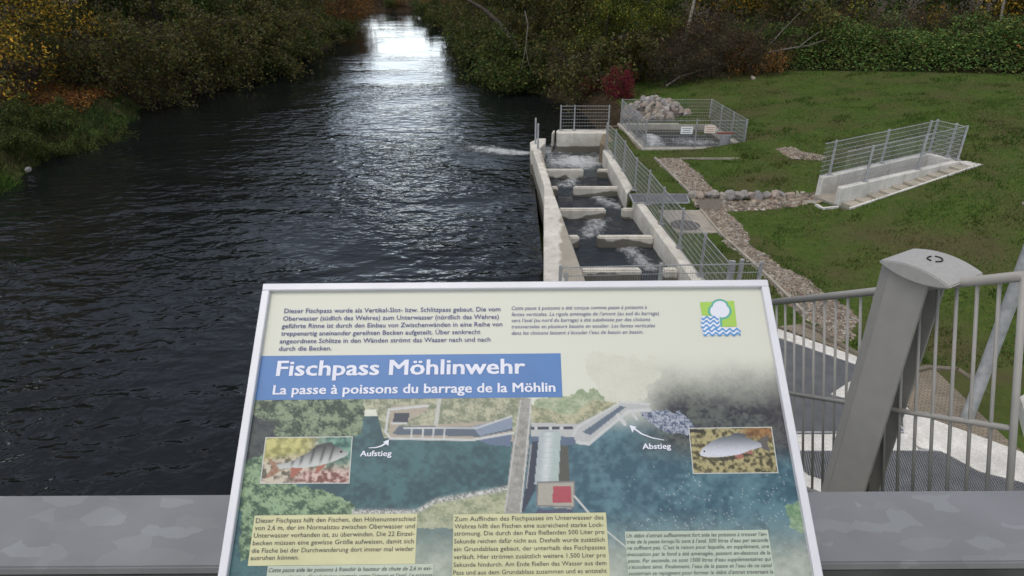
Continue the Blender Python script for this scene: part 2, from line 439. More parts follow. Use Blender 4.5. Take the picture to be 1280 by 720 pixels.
def ground_c(X, Y):
    z = ground_h(X, Y)
    z = np.where(inpoly(X, Y, CH), -.6, z)
    z = np.where((Y > 25.2) & (Y <= 28.4) & (X < 3.8), -1.0, z)
    if INLET: z = np.where(inpoly(X, Y, INLET), INLET_Z, z)
    z = np.where(inpoly(X, Y, PIT), -.3, z)
    z = np.where(inpoly(X, Y, BASIN), -.3, z)
    z = np.where(inpoly(X, Y, DITCH), z - .1, z)
    return z
def PG(px, py, dz=0.0):
    r = ray(px, py); t = 2.0
    for i in range(4000):
        q = Vector((0, 0, CAMZ)) + r * t
        if q.z <= float(ground_h(q.x, q.y)): break
        t += .02
    return Vector((q.x, q.y, float(ground_h(q.x, q.y)) + dz))

def ground_mat():
    m, nt, b = newmat('ground'); N, L = nt.nodes, nt.links
    geo = N.new('ShaderNodeNewGeometry')
    def noise(s, d=6):
        n = N.new('ShaderNodeTexNoise'); n.inputs['Scale'].default_value = s; n.inputs['Detail'].default_value = d
        L.new(geo.outputs['Position'], n.inputs['Vector']); return n.outputs['Fac']
    def ramp(f, p0, p1, c0, c1):
        r = N.new('ShaderNodeValToRGB'); e = r.color_ramp.elements
        e[0].position, e[1].position = p0, p1; e[0].color = (*c0, 1); e[1].color = (*c1, 1)
        L.new(f, r.inputs['Fac']); return r.outputs['Color']
    def mix(f, a, c):
        x = N.new('ShaderNodeMix'); x.data_type = 'RGBA'
        L.new(f, x.inputs['Factor']); L.new(a, x.inputs['A'])
        if isinstance(c, tuple): x.inputs['B'].default_value = (*c, 1)
        else: L.new(c, x.inputs['B'])
        return x.outputs['Result']
    g = ramp(noise(5), .35, .7, (.042, .075, .013), (.070, .098, .021))
    g = mix(ramp(noise(.55, 7), .45, .68, (0, 0, 0), (.75, .75, .75)), g, (.080, .064, .034))
    g = mix(ramp(noise(14, 4), .52, .7, (0, 0, 0), (.55, .55, .55)), g, (.08, .062, .034))
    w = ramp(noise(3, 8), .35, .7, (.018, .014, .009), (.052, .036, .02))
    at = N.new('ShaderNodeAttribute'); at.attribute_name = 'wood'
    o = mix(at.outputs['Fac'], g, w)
    L.new(o, b.inputs['Base Color']); b.inputs['Roughness'].default_value = .95; b.inputs['Specular IOR Level'].default_value = .1
    bp = N.new('ShaderNodeBump'); bp.inputs['Strength'].default_value = .7; bp.inputs['Distance'].default_value = .06
    L.new(noise(9, 6), bp.inputs['Height']); L.new(bp.outputs['Normal'], b.inputs['Normal'])
    return m
M['ground'] = ground_mat()
def bramble_line(X):           # Y of the foot of the bramble bank on the right
    return np.interp(X, [6, 9, 12.9, 19.3, 40], [41, 40, 37, 30.5, 14])
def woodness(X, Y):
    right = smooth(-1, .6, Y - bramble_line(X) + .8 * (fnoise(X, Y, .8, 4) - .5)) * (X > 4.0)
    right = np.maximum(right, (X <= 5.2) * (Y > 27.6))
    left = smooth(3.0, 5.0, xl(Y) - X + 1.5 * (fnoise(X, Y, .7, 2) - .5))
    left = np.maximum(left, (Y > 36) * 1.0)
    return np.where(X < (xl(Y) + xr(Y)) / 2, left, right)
_A, _B, _C = PG(1048, 258), PG(1200, 207), PG(1029, 244)
_e = Vector((_B.x - _A.x, _B.y - _A.y, 0)); _len = _e.length; _e.normalize(); _n = Vector((-_e.y, _e.x, 0)); _w = max(.9, (_C - _A).dot(_n))
INLET = [((_A + _e * t + _n * o).x, (_A + _e * t + _n * o).y) for t, o in ((-.02, -.30), (_len - .02, -.30), (_len - .02, _w + .1), (-.02, _w + .1))]
INLET_Z = _A.z - .45
gx = np.unique(np.round(np.concatenate([np.linspace(-600, -60, 14), np.arange(-60, -14, .8), np.arange(-14, 0, 2), np.arange(0, 15.5, .14), np.arange(15.5, 45, .8), np.linspace(45, 600, 14)]), 4))
gy = np.unique(np.round(np.concatenate([np.linspace(-300, -10, 8), np.arange(-10, 4, 1), np.arange(4, 34, .14), np.arange(34, 130, 1.0), np.linspace(130, 900, 24)]), 4))
GX, GY = np.meshgrid(gx, gy)
GZZ = ground_c(GX, GY)
nx, ny = len(gx), len(gy)
ii = (np.arange(ny - 1)[:, None] * nx + np.arange(nx - 1)[None, :]).ravel()
go = mesh_np('ground', np.stack([GX.ravel(), GY.ravel(), GZZ.ravel()], 1), np.stack([ii, ii + 1, ii + nx + 1, ii + nx], 1), 4, M['ground'], smooth_=True)
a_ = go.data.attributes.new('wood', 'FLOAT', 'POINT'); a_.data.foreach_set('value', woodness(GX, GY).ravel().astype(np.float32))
tag(go, kind='structure')

# ------------------------------------------------------------------ water
def water_sheet(name, xs, ys, zf, foamf, mat, keep=None):
    X, Y = np.meshgrid(xs, ys)
    n_ = len(xs)
    i_ = (np.arange(len(ys) - 1)[:, None] * n_ + np.arange(n_ - 1)[None, :]).ravel()
    Fq = np.stack([i_, i_ + 1, i_ + n_ + 1, i_ + n_], 1)
    if keep is not None:
        cx = X.ravel()[Fq].mean(1); cy = Y.ravel()[Fq].mean(1)
        Fq = Fq[keep(cx, cy)]
    Z = zf(X, Y)
    o = mesh_np(name, np.stack([X.ravel(), Y.ravel(), np.broadcast_to(Z, X.shape).ravel()], 1), Fq, 4, mat, smooth_=True)
    a = o.data.attributes.new('foam', 'FLOAT', 'POINT'); a.data.foreach_set('value', foamf(X, Y).ravel().astype(np.float32))
    return tag(o, kind='structure')
J0, J1 = P(668, 190, 0), P(560, 180, 0)      # the jet that leaves the pass
def foam_river(X, Y):
    d = np.array([J1.x - J0.x, J1.y - J0.y]); Ld = np.hypot(*d); d /= Ld
    s = (X - J0.x) * d[0] + (Y - J0.y) * d[1]; t = -(X - J0.x) * d[1] + (Y - J0.y) * d[0]
    t = t - .12 * np.sin(s * 1.7) - .25
    wdt = .55 + .14 * np.clip(s, 0, 9)
    f = np.exp(-(t / wdt) ** 2) * smooth(-.3, .3, s) * (1 - smooth(1.5, 5.2, s))
    return .74 * f
wx = np.unique(np.round(np.concatenate([np.arange(-140, -8, 4), np.arange(-8, 4.4, .16)]), 4))
wy = np.unique(np.round(np.concatenate([np.arange(-60, 18, 3), np.arange(18, 34, .16), np.arange(34, 420, 8)]), 4))
water_sheet('river_water', wx, wy, lambda X, Y: 0 * X + .0, foam_river, M['river'], keep=lambda x, y: ~((x > .75) & (y < 22)) | (x < .6))

# pools of the pass; each a little lower than the one before
POOL_Z = [.42, .38, .34, .30, .26, .10]
BAF = [  # (top-front y, [(x0,x1,kind)...]) nearest first
    (338, [(727, 803, 'long'), (830, 849, 'stub')]),
    (296.5, [(711, 725, 'stub'), (748, 818, 'long')]),
    (262, [(700, 758, 'long'), (779, 794, 'stub')]),
    (234.5, [(687, 698, 'stub'), (718, 776, 'long')]),
    (212.5, [(682, 730, 'long'), (748, 764, 'stub')]),
]
BAF_Y = [P(740, b[0], POOL_Z[i] + .28).y for i, b in enumerate(BAF)]
def pool_foam(i):
    def f(X, Y):
        ymax = BAF_Y[i - 1] if i > 0 else 0
        o = np.zeros_like(X)
        # jets below each slot: slots alternate sides
        if i > 0:
            b = BAF[i - 1]; xs_ = b[1]
            gap = (xs_[0][1] + xs_[1][0]) / 2
            g = P(gap, b[0] - 3, POOL_Z[i])
            t = (X - g.x) + .35 * (Y - g.y) * (1 if i % 2 else -1)
            o = np.maximum(o, .37 * np.exp(-(t / .36) ** 2) * smooth(-.5, 0, Y - g.y) * (1 - smooth(.8, 2.6, Y - g.y)))
        return o + .20 + .1 * fnoise(X, Y, 1.2, 20 + i)
    return f
yb = [P(700, 430, .4).y] + BAF_Y + [P(700, 150, .1).y]
for i in range(5):
    ys_ = np.arange(yb[i] + (.1 if i else 0), yb[i + 1] + .11, .09)
    water_sheet('pool_water', np.arange(.7, 5.0, .09), ys_, lambda X, Y, i=i: POOL_Z[i] + (.05 + .22 * np.clip(pool_foam(i)(X, Y) - .27, 0, 1)) * (fnoise(X, Y, 2.6, i) - .5), pool_foam(i), M['pool'],
                keep=lambda x, y: inpoly(x, y, CH))
def z_exit(X, Y): return .12 + .26 * (fnoise(X, Y * 1.4, 1.5, 31) - .45) * smooth(.2, 1.2, X - .6) - .0 * X
def foam_exit(X, Y):
    c = P(725, 203, .1)
    f = .66 * np.exp(-((X - c.x + .2) / 1.5) ** 2 - ((Y - c.y) / 1.05) ** 2)
    f2 = .46 * np.exp(-((X - P(690, 190, .1).x) / 1.2) ** 2 - ((Y - P(690, 190, .1).y) / .7) ** 2)
    return np.maximum(f, f2) + .2
EX = xy([(664, 177), (690, 232), (700, 235), (775, 235), (757, 180), (757, 166), (704, 166), (690, 168), (680, 174)], .5)
water_sheet('pool_water', np.arange(.5, 5, .08), np.arange(yb[5] + .1, 28.4, .08), z_exit, foam_exit, M['churn'], keep=lambda x, y: inpoly(x, y, EX))
def z_pit(X, Y):
    c = P(815, 176, .6)
    return .55 + .16 * (fnoise(X, Y, 1.7, 41) - .5) + .30 * np.exp(-((X - c.x) / .45) ** 2 - ((Y - c.y) / .9) ** 2)
def foam_pit(X, Y):
    c = P(815, 178, .6); c2 = P(872, 176, .6)
    return .22 + np.maximum(.5 * np.exp(-((X - c.x) / .6) ** 2 - ((Y - c.y) / 1.2) ** 2), .34 * np.exp(-((X - c2.x) / 1.5) ** 2 - ((Y - c2.y) / .8) ** 2))
PITW = xy([(800, 186), (934, 186), (897, 157), (774, 157)])
water_sheet('basin_water', np.arange(3.5, 9.5, .1), np.arange(22.5, 29, .1), z_pit, foam_pit, M['churn'], keep=lambda x, y: inpoly(x, y, PITW))

# ------------------------------------------------------------------ fish pass: walls, baffles
# the river wall has a damp brown edge where the pools splash over it, and one open joint
M['river_wall'] = concrete_mat('river_wall_concrete', CONC, .30, .12)
def add_splash_stain(m):
    nt = m.node_tree; N, L = nt.nodes, nt.links; b = N['Principled BSDF']; src = b.inputs['Base Color'].links[0].from_socket
    p1, p2 = P(691, 237), P(732.5, 352); d = (p2 - p1).normalized(); n = Vector((d.y, -d.x, 0))
    if n.x > 0: n = -n
    geo = N.new('ShaderNodeNewGeometry')
    sb = N.new('ShaderNodeVectorMath'); sb.operation = 'SUBTRACT'; L.new(geo.outputs['Position'], sb.inputs[0]); sb.inputs[1].default_value = p1
    dt = N.new('ShaderNodeVectorMath'); dt.operation = 'DOT_PRODUCT'; L.new(sb.outputs['Vector'], dt.inputs[0]); dt.inputs[1].default_value = n
    al_ = N.new('ShaderNodeVectorMath'); al_.operation = 'DOT_PRODUCT'; L.new(sb.outputs['Vector'], al_.inputs[0]); al_.inputs[1].default_value = d
    no = N.new('ShaderNodeTexNoise'); no.inputs['Scale'].default_value = 1.6; no.inputs['Detail'].default_value = 5; L.new(geo.outputs['Position'], no.inputs['Vector'])
    w1 = N.new('ShaderNodeMapRange'); w1.inputs['From Min'].default_value, w1.inputs['From Max'].default_value = 2.2, 5.2
    w1.inputs['To Min'].default_value, w1.inputs['To Max'].default_value = -.28, .22; L.new(al_.outputs['Value'], w1.inputs['Value'])
    w2 = N.new('ShaderNodeMath'); w2.operation = 'MULTIPLY_ADD'; L.new(no.outputs['Fac'], w2.inputs[0]); w2.inputs[1].default_value = .55; L.new(w1.outputs['Result'], w2.inputs[2])
    w3 = N.new('ShaderNodeMath'); w3.operation = 'SUBTRACT'; L.new(w2.outputs[0], w3.inputs[0]); L.new(dt.outputs['Value'], w3.inputs[1])
    mr = N.new('ShaderNodeMapRange'); mr.inputs['From Min'].default_value, mr.inputs['From Max'].default_value = -.02, .05; mr.inputs['To Max'].default_value = .72
    L.new(w3.outputs[0], mr.inputs['Value'])
    mx = N.new('ShaderNodeMix'); mx.data_type = 'RGBA'; L.new(mr.outputs['Result'], mx.inputs['Factor']); L.new(src, mx.inputs['A']); mx.inputs['B'].default_value = (.21, .185, .14, 1)
    L.new(mx.outputs['Result'], b.inputs['Base Color'])
add_splash_stain(M['river_wall'])
def wall(name, px, label, cat='wall', z1=.9, z0=-.5, mat='concrete', bevel=.025):
    mb = MB().prism(xy(px, z1), z0, z1)
    c = Vector((sum(v[0] for v in mb.v) / len(mb.v), sum(v[1] for v in mb.v) / len(mb.v), z0))
    o = mb.build(name, M[mat], None, bevel, off=c)
    return tag(o, label, cat)
wall('concrete_wall', [(663.5, 180), (680, 232), (680, 352), (680, 450), (770, 450), (732.5, 352), (691, 237), (677, 188)],
     'long bent concrete wall between the open river and the fish pass pools', mat='river_wall')
_w = bpy.data.objects['concrete_wall']
_j = MB().bar(P(680.5, 319.5, .9005), P(720.3, 319.5, .9005), .018, .004)
_jo = _j.build('joint', M['dark'], None, off=_w.location); _jo.parent = _w
wall('concrete_block', [(662.5, 177.5), (672, 172.8), (682.5, 172.8), (681.5, 179), (672.5, 187.5), (664, 187.5)],
     'small square concrete head at the far end of the river wall, carrying two poles', 'wall', .93)
wall('concrete_wall', [(753.5, 187.5), (784, 242), (792, 234), (763, 187)], 'far concrete wall on the grass side of the fish pass, beyond the grating crossing')
wall('concrete_wall', [(791, 248), (867, 352), (900, 396), (925, 396), (874, 340), (828, 283), (801, 247)], 'near concrete wall on the grass side of the fish pass, carrying the wire fence')
wall('concrete_wall', [(696, 166), (706, 166), (758, 166), (758, 162), (699, 161.5), (695.5, 163)], 'far cross wall of pale concrete below a wire fence, closing the fish pass')
wall('concrete_pier', [(689.5, 166.5), (692.2, 166.2), (694, 163), (691.5, 163)], 'slim concrete pier beside the narrow dark outlet slot', 'pier')
M['sill_concrete'] = concrete_mat('earth_stained_concrete', (.20, .165, .11))
wall('concrete_sill', [(750, 178), (762, 187), (802, 187), (797, 183), (776, 157), (757, 157)], 'earth stained concrete ledge between fish pass and fenced basin', 'ledge', .86, -.2, 'sill_concrete')
# baffles
names = ['nearest the information board', 'second from the information board', 'in the middle of the pass', 'second from the foaming exit', 'nearest the foaming exit']
for i, (py, segs) in enumerate(BAF):
    wz = POOL_Z[i]; zt = wz + .29
    dm = concrete_mat('damp_baffle_concrete', CONC, wz + .12, .42)
    M['baf%d' % i] = dm
    for (x0, x1, k) in segs:
        a, b_ = P(x0, py, zt), P(x1, py, zt)
        back = Vector((-.03, .2, 0))
        e0 = e1 = .0
        mb = MB().prism([(a.x, a.y), (b_.x, b_.y), (b_.x + back.x, b_.y + back.y), (a.x + back.x, a.y + back.y)], -.5, zt)
        o = mb.build('concrete_baffle', dm, None, .035, 2, off=Vector(((a.x + b_.x) / 2, a.y, -.5)))
        side = 'reaching out from the river wall' if x0 < 735 and (k == 'long') == (i % 2 == 0) else 'reaching out from the grass side wall'
        if k == 'stub':
            side = 'on the river wall' if i % 2 else 'on the grass side wall'
            tag(o, 'short concrete baffle stub %s, %s' % (side, names[i]), 'baffle', 'baffles of the fish pass')
        else:
            side = 'from the grass side wall' if i % 2 else 'from the river wall'
            tag(o, 'long concrete baffle %s, %s' % (side, names[i]), 'baffle', 'baffles of the fish pass')
# two guide poles on the wall head
for x, yt, yb_, lab in [(669.3, 148, 181, 'taller slim steel pole on the wall head by the outlet'), (672.3, 156, 187, 'shorter slim steel pole on the wall head by the outlet')]:
    b0 = P(x, yb_, .9)
    mb = MB().tube([b0, b0 + Vector((0, 0, 1.0 if yt < 150 else .95))], .035, 8)
    tag(mb.build('steel_pole', M['galv'], None, off=b0), lab, 'pole', 'poles on the wall head')

# ------------------------------------------------------------------ fences of welded wire mesh
def fence(label, bases, height, n_wires=7, rods=.05, post_w=.055, name='mesh_fence', posts=None, wire=.011, mat='galv_dull', foot=True, extra=None):
    root = empty(name, bases[0], label, 'fence', 'wire mesh fences')
    for i, b in enumerate(bases):
        if posts and not posts[i]: continue
        mb = MB().box(b + Vector((0, 0, height / 2 + .01)), post_w, post_w, height + .02)
        if foot: mb.box(b + Vector((0, 0, .012)), .15, .15, .014)
        mb.build('fence_post', M[mat], root)
    for i in range(len(bases) - 1):
        a, c = bases[i], bases[i + 1]
        mb = MB(); d = (c - a); L_ = d.length
        if L_ < .05: continue
        nrm = Vector((d.y, -d.x, 0)).normalized() * (post_w * .5 + .008)
        for k in range(n_wires + 1):
            z = .06 + (height - .07) * k / n_wires
            w = wire * (1.6 if k == n_wires else 1)
            mb.bar(a + nrm + Vector((0, 0, z)), c + nrm + Vector((0, 0, z)), w, w)
        nr = int(L_ / rods)
        for k in range(1, nr):
            q = a + d * k / nr + nrm * 1.2
            mb.bar(q + Vector((0, 0, .04)), q + Vector((0, 0, height)), .0032, .0032, (0, 1, 0))
        mb.build('mesh_panel', M[mat], root)
    return root
ch_b = [(757.5, 187.5), (768, 198), (779, 214), (793, 238), (809, 256), (826, 280), (849, 310), (875, 345), (904, 384)]
fence('long wire mesh fence along the grass side wall of the fish pass', [P(x, y, .9) for x, y in ch_b], .98, 7, .05)
nb = [P(701, 333, 1.85), P(827, 330, 1.85), P(952, 328, 1.85)]
fence('low wire mesh fence crossing the pools just above the information board', [Vector((q.x, q.y, .9)) for q in nb], .95, 5, .05, .065, wire=.012)
st = [P(708, 340, 1.75), P(917, 326, 1.85), P(928, 324, 1.85)]
tag(MB().box(Vector((st[0].x, st[0].y, .9 + .425)), .06, .06, .85).build('steel_post', M['galv_dull'], None, .006, off=(st[0].x, st[0].y, .9)),
    'short square steel post standing on the river wall behind the mesh fence', 'post')
for q, lab in [(st[1], 'left one of two square steel posts at the end of the fence above the board'), (st[2], 'right one of two square steel posts at the end of the fence above the board')]:
    tag(MB().box(Vector((q.x, q.y, .9 + .475)), .075, .075, .95).build('steel_post', M['galv_dull'], None, .006, off=(q.x, q.y, .9)), lab, 'post', 'paired gate posts')
fence('wire mesh fence on the far cross wall beside the dark river', [P(700.5, 163.2, .9), P(717.5, 163, .9), P(760, 163, .9)], 1.0, 7, .1, posts=None)
# fenced basin
BZ = .95
c_fl, c_fr, c_br, c_bl = P(806, 184.5, BZ), P(929, 184, BZ), P(886, 154.5, BZ), P(776, 154.5, BZ)
lerp = lambda a, b, t: a + (b - a) * t
enc = empty('basin_fence', c_fl, 'wire mesh enclosure around the square basin in front of the rock heap', 'fence', 'wire mesh fences')
def enclosure_side(a, b, n, rods):
    pts = [lerp(a, b, k / n) for k in range(n + 1)]
    mb = None
    for i in range(n):
        MB().box(pts[i] + Vector((0, 0, .51)), .055, .055, 1.02).box(pts[i] + Vector((0, 0, .012)), .14, .14, .014).build('fence_post', M['galv_dull'], enc)
        mb = MB(); d = pts[i + 1] - pts[i]; nrm = Vector((d.y, -d.x, 0)).normalized() * .036
        for k in range(8):
            z = .06 + .93 * k / 7
            mb.bar(pts[i] + nrm + Vector((0, 0, z)), pts[i + 1] + nrm + Vector((0, 0, z)), .011 * (1.6 if k == 7 else 1))
        nr = int(d.length / rods)
        for k in range(1, nr):
            q = pts[i] + d * k / nr + nrm * 1.15
            mb.bar(q + Vector((0, 0, .04)), q + Vector((0, 0, 1.0)), .0045, .0045, (0, 1, 0))
        mb.build('mesh_panel', M['galv_dull'], enc)
enclosure_side(c_fl, c_fr, 2, .1); enclosure_side(c_fr, c_br, 3, .05); enclosure_side(c_br, c_bl, 1, .1); enclosure_side(c_bl, c_fl, 3, .05)
# rim of the basin
def strip(a, b, w, z0, z1, name, label, cat, mat='concrete_dry', shift=0):
    d = (b - a); n = Vector((-d.y, d.x, 0)).normalized()
    p = [a + n * (shift - w / 2), b + n * (shift - w / 2), b + n * (shift + w / 2), a + n * (shift + w / 2)]
    c = (a + b) / 2
    o = MB().prism([(q.x, q.y) for q in p], z0, z1).build(name, M[mat], None, .015, off=(c.x, c.y, z0))
    return tag(o, label, cat)
M['rim'] = concrete_mat('basin_concrete', (.42, .395, .34), .72, .06)
rim = empty('concrete_basin', Vector((c_fl.x, c_fl.y, -.3)), 'square concrete rim of the churning basin', 'basin')
def rim_side(a, b, w=.26):
    d = (b - a); n = Vector((-d.y, d.x, 0)).normalized() * w / 2; e = d.normalized() * .0
    MB().prism([(q.x, q.y) for q in (a - n, b - n, b + n, a + n)], -.3, BZ).build('rim_wall', M['rim'], rim, .012)
ex = (c_fr - c_fl).normalized() * .13
rim_side(c_fl - ex, c_fr + ex)
rim_side(c_br + ex, c_bl - ex)
dn = (c_br - c_fr).normalized() * .132
rim_side(c_fr + dn, c_br - dn)
dn = (c_bl - c_fl).normalized() * .132
rim_side(c_fl + dn, c_bl - dn)
# two notice plates on the front of the basin fence
def plate(px0, px1, py0, py1, name, label, c1, lines):
    t = lerp(c_fl, c_fr, .5)
    Yp = c_fl.y - .07
    def onp(px, py):
        r = ray(px, py); k = Yp / r.y; return Vector((0, 0, CAMZ)) + r * k
    a, b = onp(px0, py1), onp(px1, py0)
    root = empty(name, Vector(((a.x + b.x) / 2, Yp, a.z)), label, 'sign', 'notices on the basin fence')
    c = (a + b) / 2
    MB().box(c, abs(b.x - a.x), .012, abs(b.z - a.z)).build('plate', c1, root, .003)
    for k in range(lines):
        z = b.z - (b.z - a.z) * (k + .8) / (lines + .6)
        MB().box(Vector((c.x, Yp - .008, z)), abs(b.x - a.x) * (.8 if k % 2 == 0 else .62), .002, .018).build('lettering_line', M['ink_dark'] if name == 'white_notice' else M['ink_red'], root)
M['ink_red'] = noise_mat('red_ink', (.35, .12, .09), (.4, .14, .1), 20, .5)
M['plate_white'] = noise_mat('white_enamel', (.72, .73, .75), (.78, .79, .8), 10, .4)
M['plate_pink'] = noise_mat('cream_enamel', (.66, .58, .50), (.70, .62, .54), 10, .4)
plate(850.5, 866.5, 158.5, 167.5, 'white_notice', 'small white notice plate on the front of the basin fence', M['plate_white'], 3)
plate(880, 895, 157, 166.5, 'cream_notice', 'small cream and red notice plate on the front of the basin fence', M['plate_pink'], 3)
# sluice housing in the basin corner
q0 = P(906, 178, BZ)
hs = empty('sluice_housing', Vector((q0.x, q0.y, .3)), 'grey cylindrical sluice housing in the right corner of the basin', 'sluice')
MB().tube([(q0.x, q0.y, .3), (q0.x, q0.y, 1.25)], .19, 16).build('drum', M['galv_dull'], hs)
MB().box((q0.x, q0.y + .05, 1.29), .62, .12, .06).build('crossbar', noise_mat('rusty_red', (.16, .06, .04), (.22, .08, .05), 10, .8), hs, .006)
# grating crossing, slab, manhole
def grating(px, z, label, pitch=.04, name='steel_grating', ang=None, th=.03, frame=.03):
    poly = xy(px, z); n = len(poly)
    cx, cy = sum(p[0] for p in poly) / n, sum(p[1] for p in poly) / n
    root = empty(name, (cx, cy, z - th), label, 'grating', 'steel gratings')
    # bars clipped to the polygon
    d = Vector((poly[1][0] - poly[0][0], poly[1][1] - poly[0][1], 0)).normalized() if ang is None else Vector((math.cos(ang), math.sin(ang), 0))
    nn = Vector((-d.y, d.x, 0))
    mb = MB()
    def clip(dirv, nv, pit, w, h, zz):
        ts = [p[0] * nv.x + p[1] * nv.y for p in poly]
        t = min(ts) + pit * .5
        while t < max(ts):
            xs_ = []
            for i in range(n):
                a, b = poly[i], poly[(i + 1) % n]; ta, tb = ts[i], ts[(i + 1) % n]
                if (ta > t) != (tb > t):
                    k = (t - ta) / (tb - ta); qx, qy = a[0] + (b[0] - a[0]) * k, a[1] + (b[1] - a[1]) * k
                    xs_.append(qx * dirv.x + qy * dirv.y)
            xs_.sort()
            for j in range(0, len(xs_) - 1, 2):
                if xs_[j + 1] - xs_[j] > .03:
                    A = dirv * xs_[j] + nv * t; B = dirv * xs_[j + 1] + nv * t
                    mb.bar((A.x, A.y, zz), (B.x, B.y, zz), w, h)
            t += pit
    clip(d, nn, pitch, .007, th, z - th / 2)
    clip(nn, d, pitch * 1.0, .006, th * .45, z - th * .3)
    mb.build('bar_mesh', M['grating'], root)
    fr = MB()
    for i in range(n):
        a, b = poly[i], poly[(i + 1) % n]
        fr.bar((a[0], a[1], z - th / 2 + .002), (b[0], b[1], z - th / 2 + .002), frame, th + .006)
    fr.build('edge_frame', M['galv'], root)
    return root
grating([(787, 242.5), (858, 242.5), (862, 253), (792, 253)], .94, 'narrow steel grating crossing from the wall to the gravel strip', .03, th=.035)
sl = MB().prism(xy([(822, 263), (875, 263), (898, 291), (846, 291)], .9), .7, .915).build('concrete_slab', M['slab'], None, .01, off=P(860, 275, .7))
tag(sl, 'grey brown concrete slab with a round cover beside the fence', 'slab')
mc = P(856.5, 281.5, .915)
mh = empty('manhole_cover', mc, 'round dark manhole cover set in the concrete slab', 'manhole cover')
MB().tube([mc + Vector((0, 0, -.03)), mc + Vector((0, 0, .008))], .38, 32).build('cover_plate', M['iron'], mh)
rb = MB()
for k in range(-4, 5):
    hw = math.sqrt(max(.001, .33 ** 2 - (k * .075) ** 2))
    rb.box(mc + Vector((k * .075, 0, .012)), .03, 2 * hw, .008)
rb.build('ribs', M['iron'], mh)

# ------------------------------------------------------------------ near right: covered basins, walls, path
wall('concrete_wall', [(925, 397), (970, 409), (1077, 446.5), (1141, 514), (1141, 525), (1120, 500), (1074, 455.5), (968, 418.5), (920, 404)],
     'thin white concrete edge wall between gravel path and grey gratings', z1=.93, mat='concrete_dry')
wall('concrete_beam', [(985, 541.5), (1135, 540.5), (1150, 561.5), (992, 562)], 'white concrete beam crossing between the two gratings behind the post', 'beam', .93, -.2, 'concrete_dry')
wall('concrete_corner', [(1038, 491), (1066, 473), (1100, 500), (1090, 508), (1066, 498)], 'small white triangular concrete corner beside the post', 'wall', .93, -.2, 'concrete_dry')
wall('concrete_wall', [(1128.5, 501), (1141.2, 514.2), (1219, 542), (1280, 564), (1400, 612), (1400, 660), (1280, 601), (1224, 587), (1180, 563), (1150, 558), (1130, 540)],
     'broad white concrete wall top sweeping to the lower right behind the railing', z1=.931, mat='concrete_dry')
wall('concrete_curb', [(1000, 583), (1012, 593), (1035, 600), (1060, 606), (1060, 640), (1000, 640)], 'curved white concrete edge low behind the information board', 'wall', .95, -.2, 'concrete_dry')
grating([(925, 407), (968, 419.5), (1073, 456.5), (1099, 501), (1132, 540), (985, 540.5), (960, 480)], .905, 'large blue grey steel grating left of the leaning post', .030, ang=math.radians(88), th=.05)
grating([(993, 563), (1150, 562.5), (1180, 564), (1224, 588), (1280, 602), (1400, 661), (1400, 760), (1000, 760)], .905, 'dark steel grating behind the right railing', .030, ang=math.radians(75), th=.035)
# brick path
def brick_mat():
    m, nt, b = newmat('brick_paving'); N, L = nt.nodes, nt.links
    geo = N.new('ShaderNodeNewGeometry'); mp = N.new('ShaderNodeMapping'); mp.inputs['Rotation'].default_value = (0, 0, math.radians(35))
    L.new(geo.outputs['Position'], mp.inputs['Vector'])
    br = N.new('ShaderNodeTexBrick'); br.inputs['Scale'].default_value = 5.0; br.inputs['Mortar Size'].default_value = .025
    br.inputs['Color1'].default_value = (.20, .165, .12, 1); br.inputs['Color2'].default_value = (.25, .21, .155, 1); br.inputs['Mortar'].default_value = (.09, .075, .055, 1)
    L.new(mp.outputs['Vector'], br.inputs['Vector'])
    no = N.new('ShaderNodeTexNoise'); no.inputs['Scale'].default_value = 3; L.new(geo.outputs['Position'], no.inputs['Vector'])
    mr = N.new('ShaderNodeMapRange'); mr.inputs['To Min'].default_value, mr.inputs['To Max'].default_value = .6, 1.35; L.new(no.outputs['Fac'], mr.inputs['Value'])
    mx = N.new('ShaderNodeMix'); mx.data_type = 'RGBA'; mx.blend_type = 'MULTIPLY'; mx.inputs['Factor'].default_value = 1
    L.new(br.outputs['Color'], mx.inputs['A']); L.new(mr.outputs['Result'], mx.inputs['B'])
    L.new(mx.outputs['Result'], b.inputs['Base Color']); b.inputs['Roughness'].default_value = .9
    bp = N.new('ShaderNodeBump'); bp.inputs['Strength'].default_value = .5; bp.inputs['Distance'].default_value = .01
    L.new(br.outputs['Fac'], bp.inputs['Height']); bp.invert = True; L.new(bp.outputs['Normal'], b.inputs['Normal'])
    return m
path_px = [(974, 408), (1003, 405), (1028, 416), (1050, 431), (1066, 440), (1120, 470), (1160, 461), (1197, 463), (1236, 490), (1280, 525), (1400, 600), (1400, 640), (1280, 566), (1219, 543), (1141, 515), (1077, 447)]
tag(MB().prism(xy(path_px, .93), .5, .935).build('brick_path', brick_mat(), None, off=P(1150, 500, .5)), kind='structure')
M['kerb'] = concrete_mat('kerb_concrete', (.17, .145, .11))
kp = [(1003, 404), (1028, 415), (1036, 424), (1050, 430), (1068, 440), (1120, 468), (1160, 459), (1197, 461.5), (1236, 489), (1280, 523), (1390, 592)]
kb = MB()
for i in range(len(kp) - 1):
    a, b = P(*kp[i], .96), P(*kp[i + 1], .96); d = (b - a).normalized() * .0
    kb.bar(a + Vector((0, 0, -.08)), b + Vector((0, 0, -.08)), .09, .2)
tag(kb.build('kerb', M['kerb'], None, off=P(1150, 459, .8)), 'narrow concrete kerb between the brick path and the grass', 'kerb')
tag(MB().prism(xy([(1271, 505), (1283, 498), (1300, 520), (1283, 541)], 1.05), .8, 1.2).build('concrete_block', M['concrete_dry'], None, .02, off=P(1284, 520, .8)),
    'white concrete block at the right edge beside the brick path', 'block')

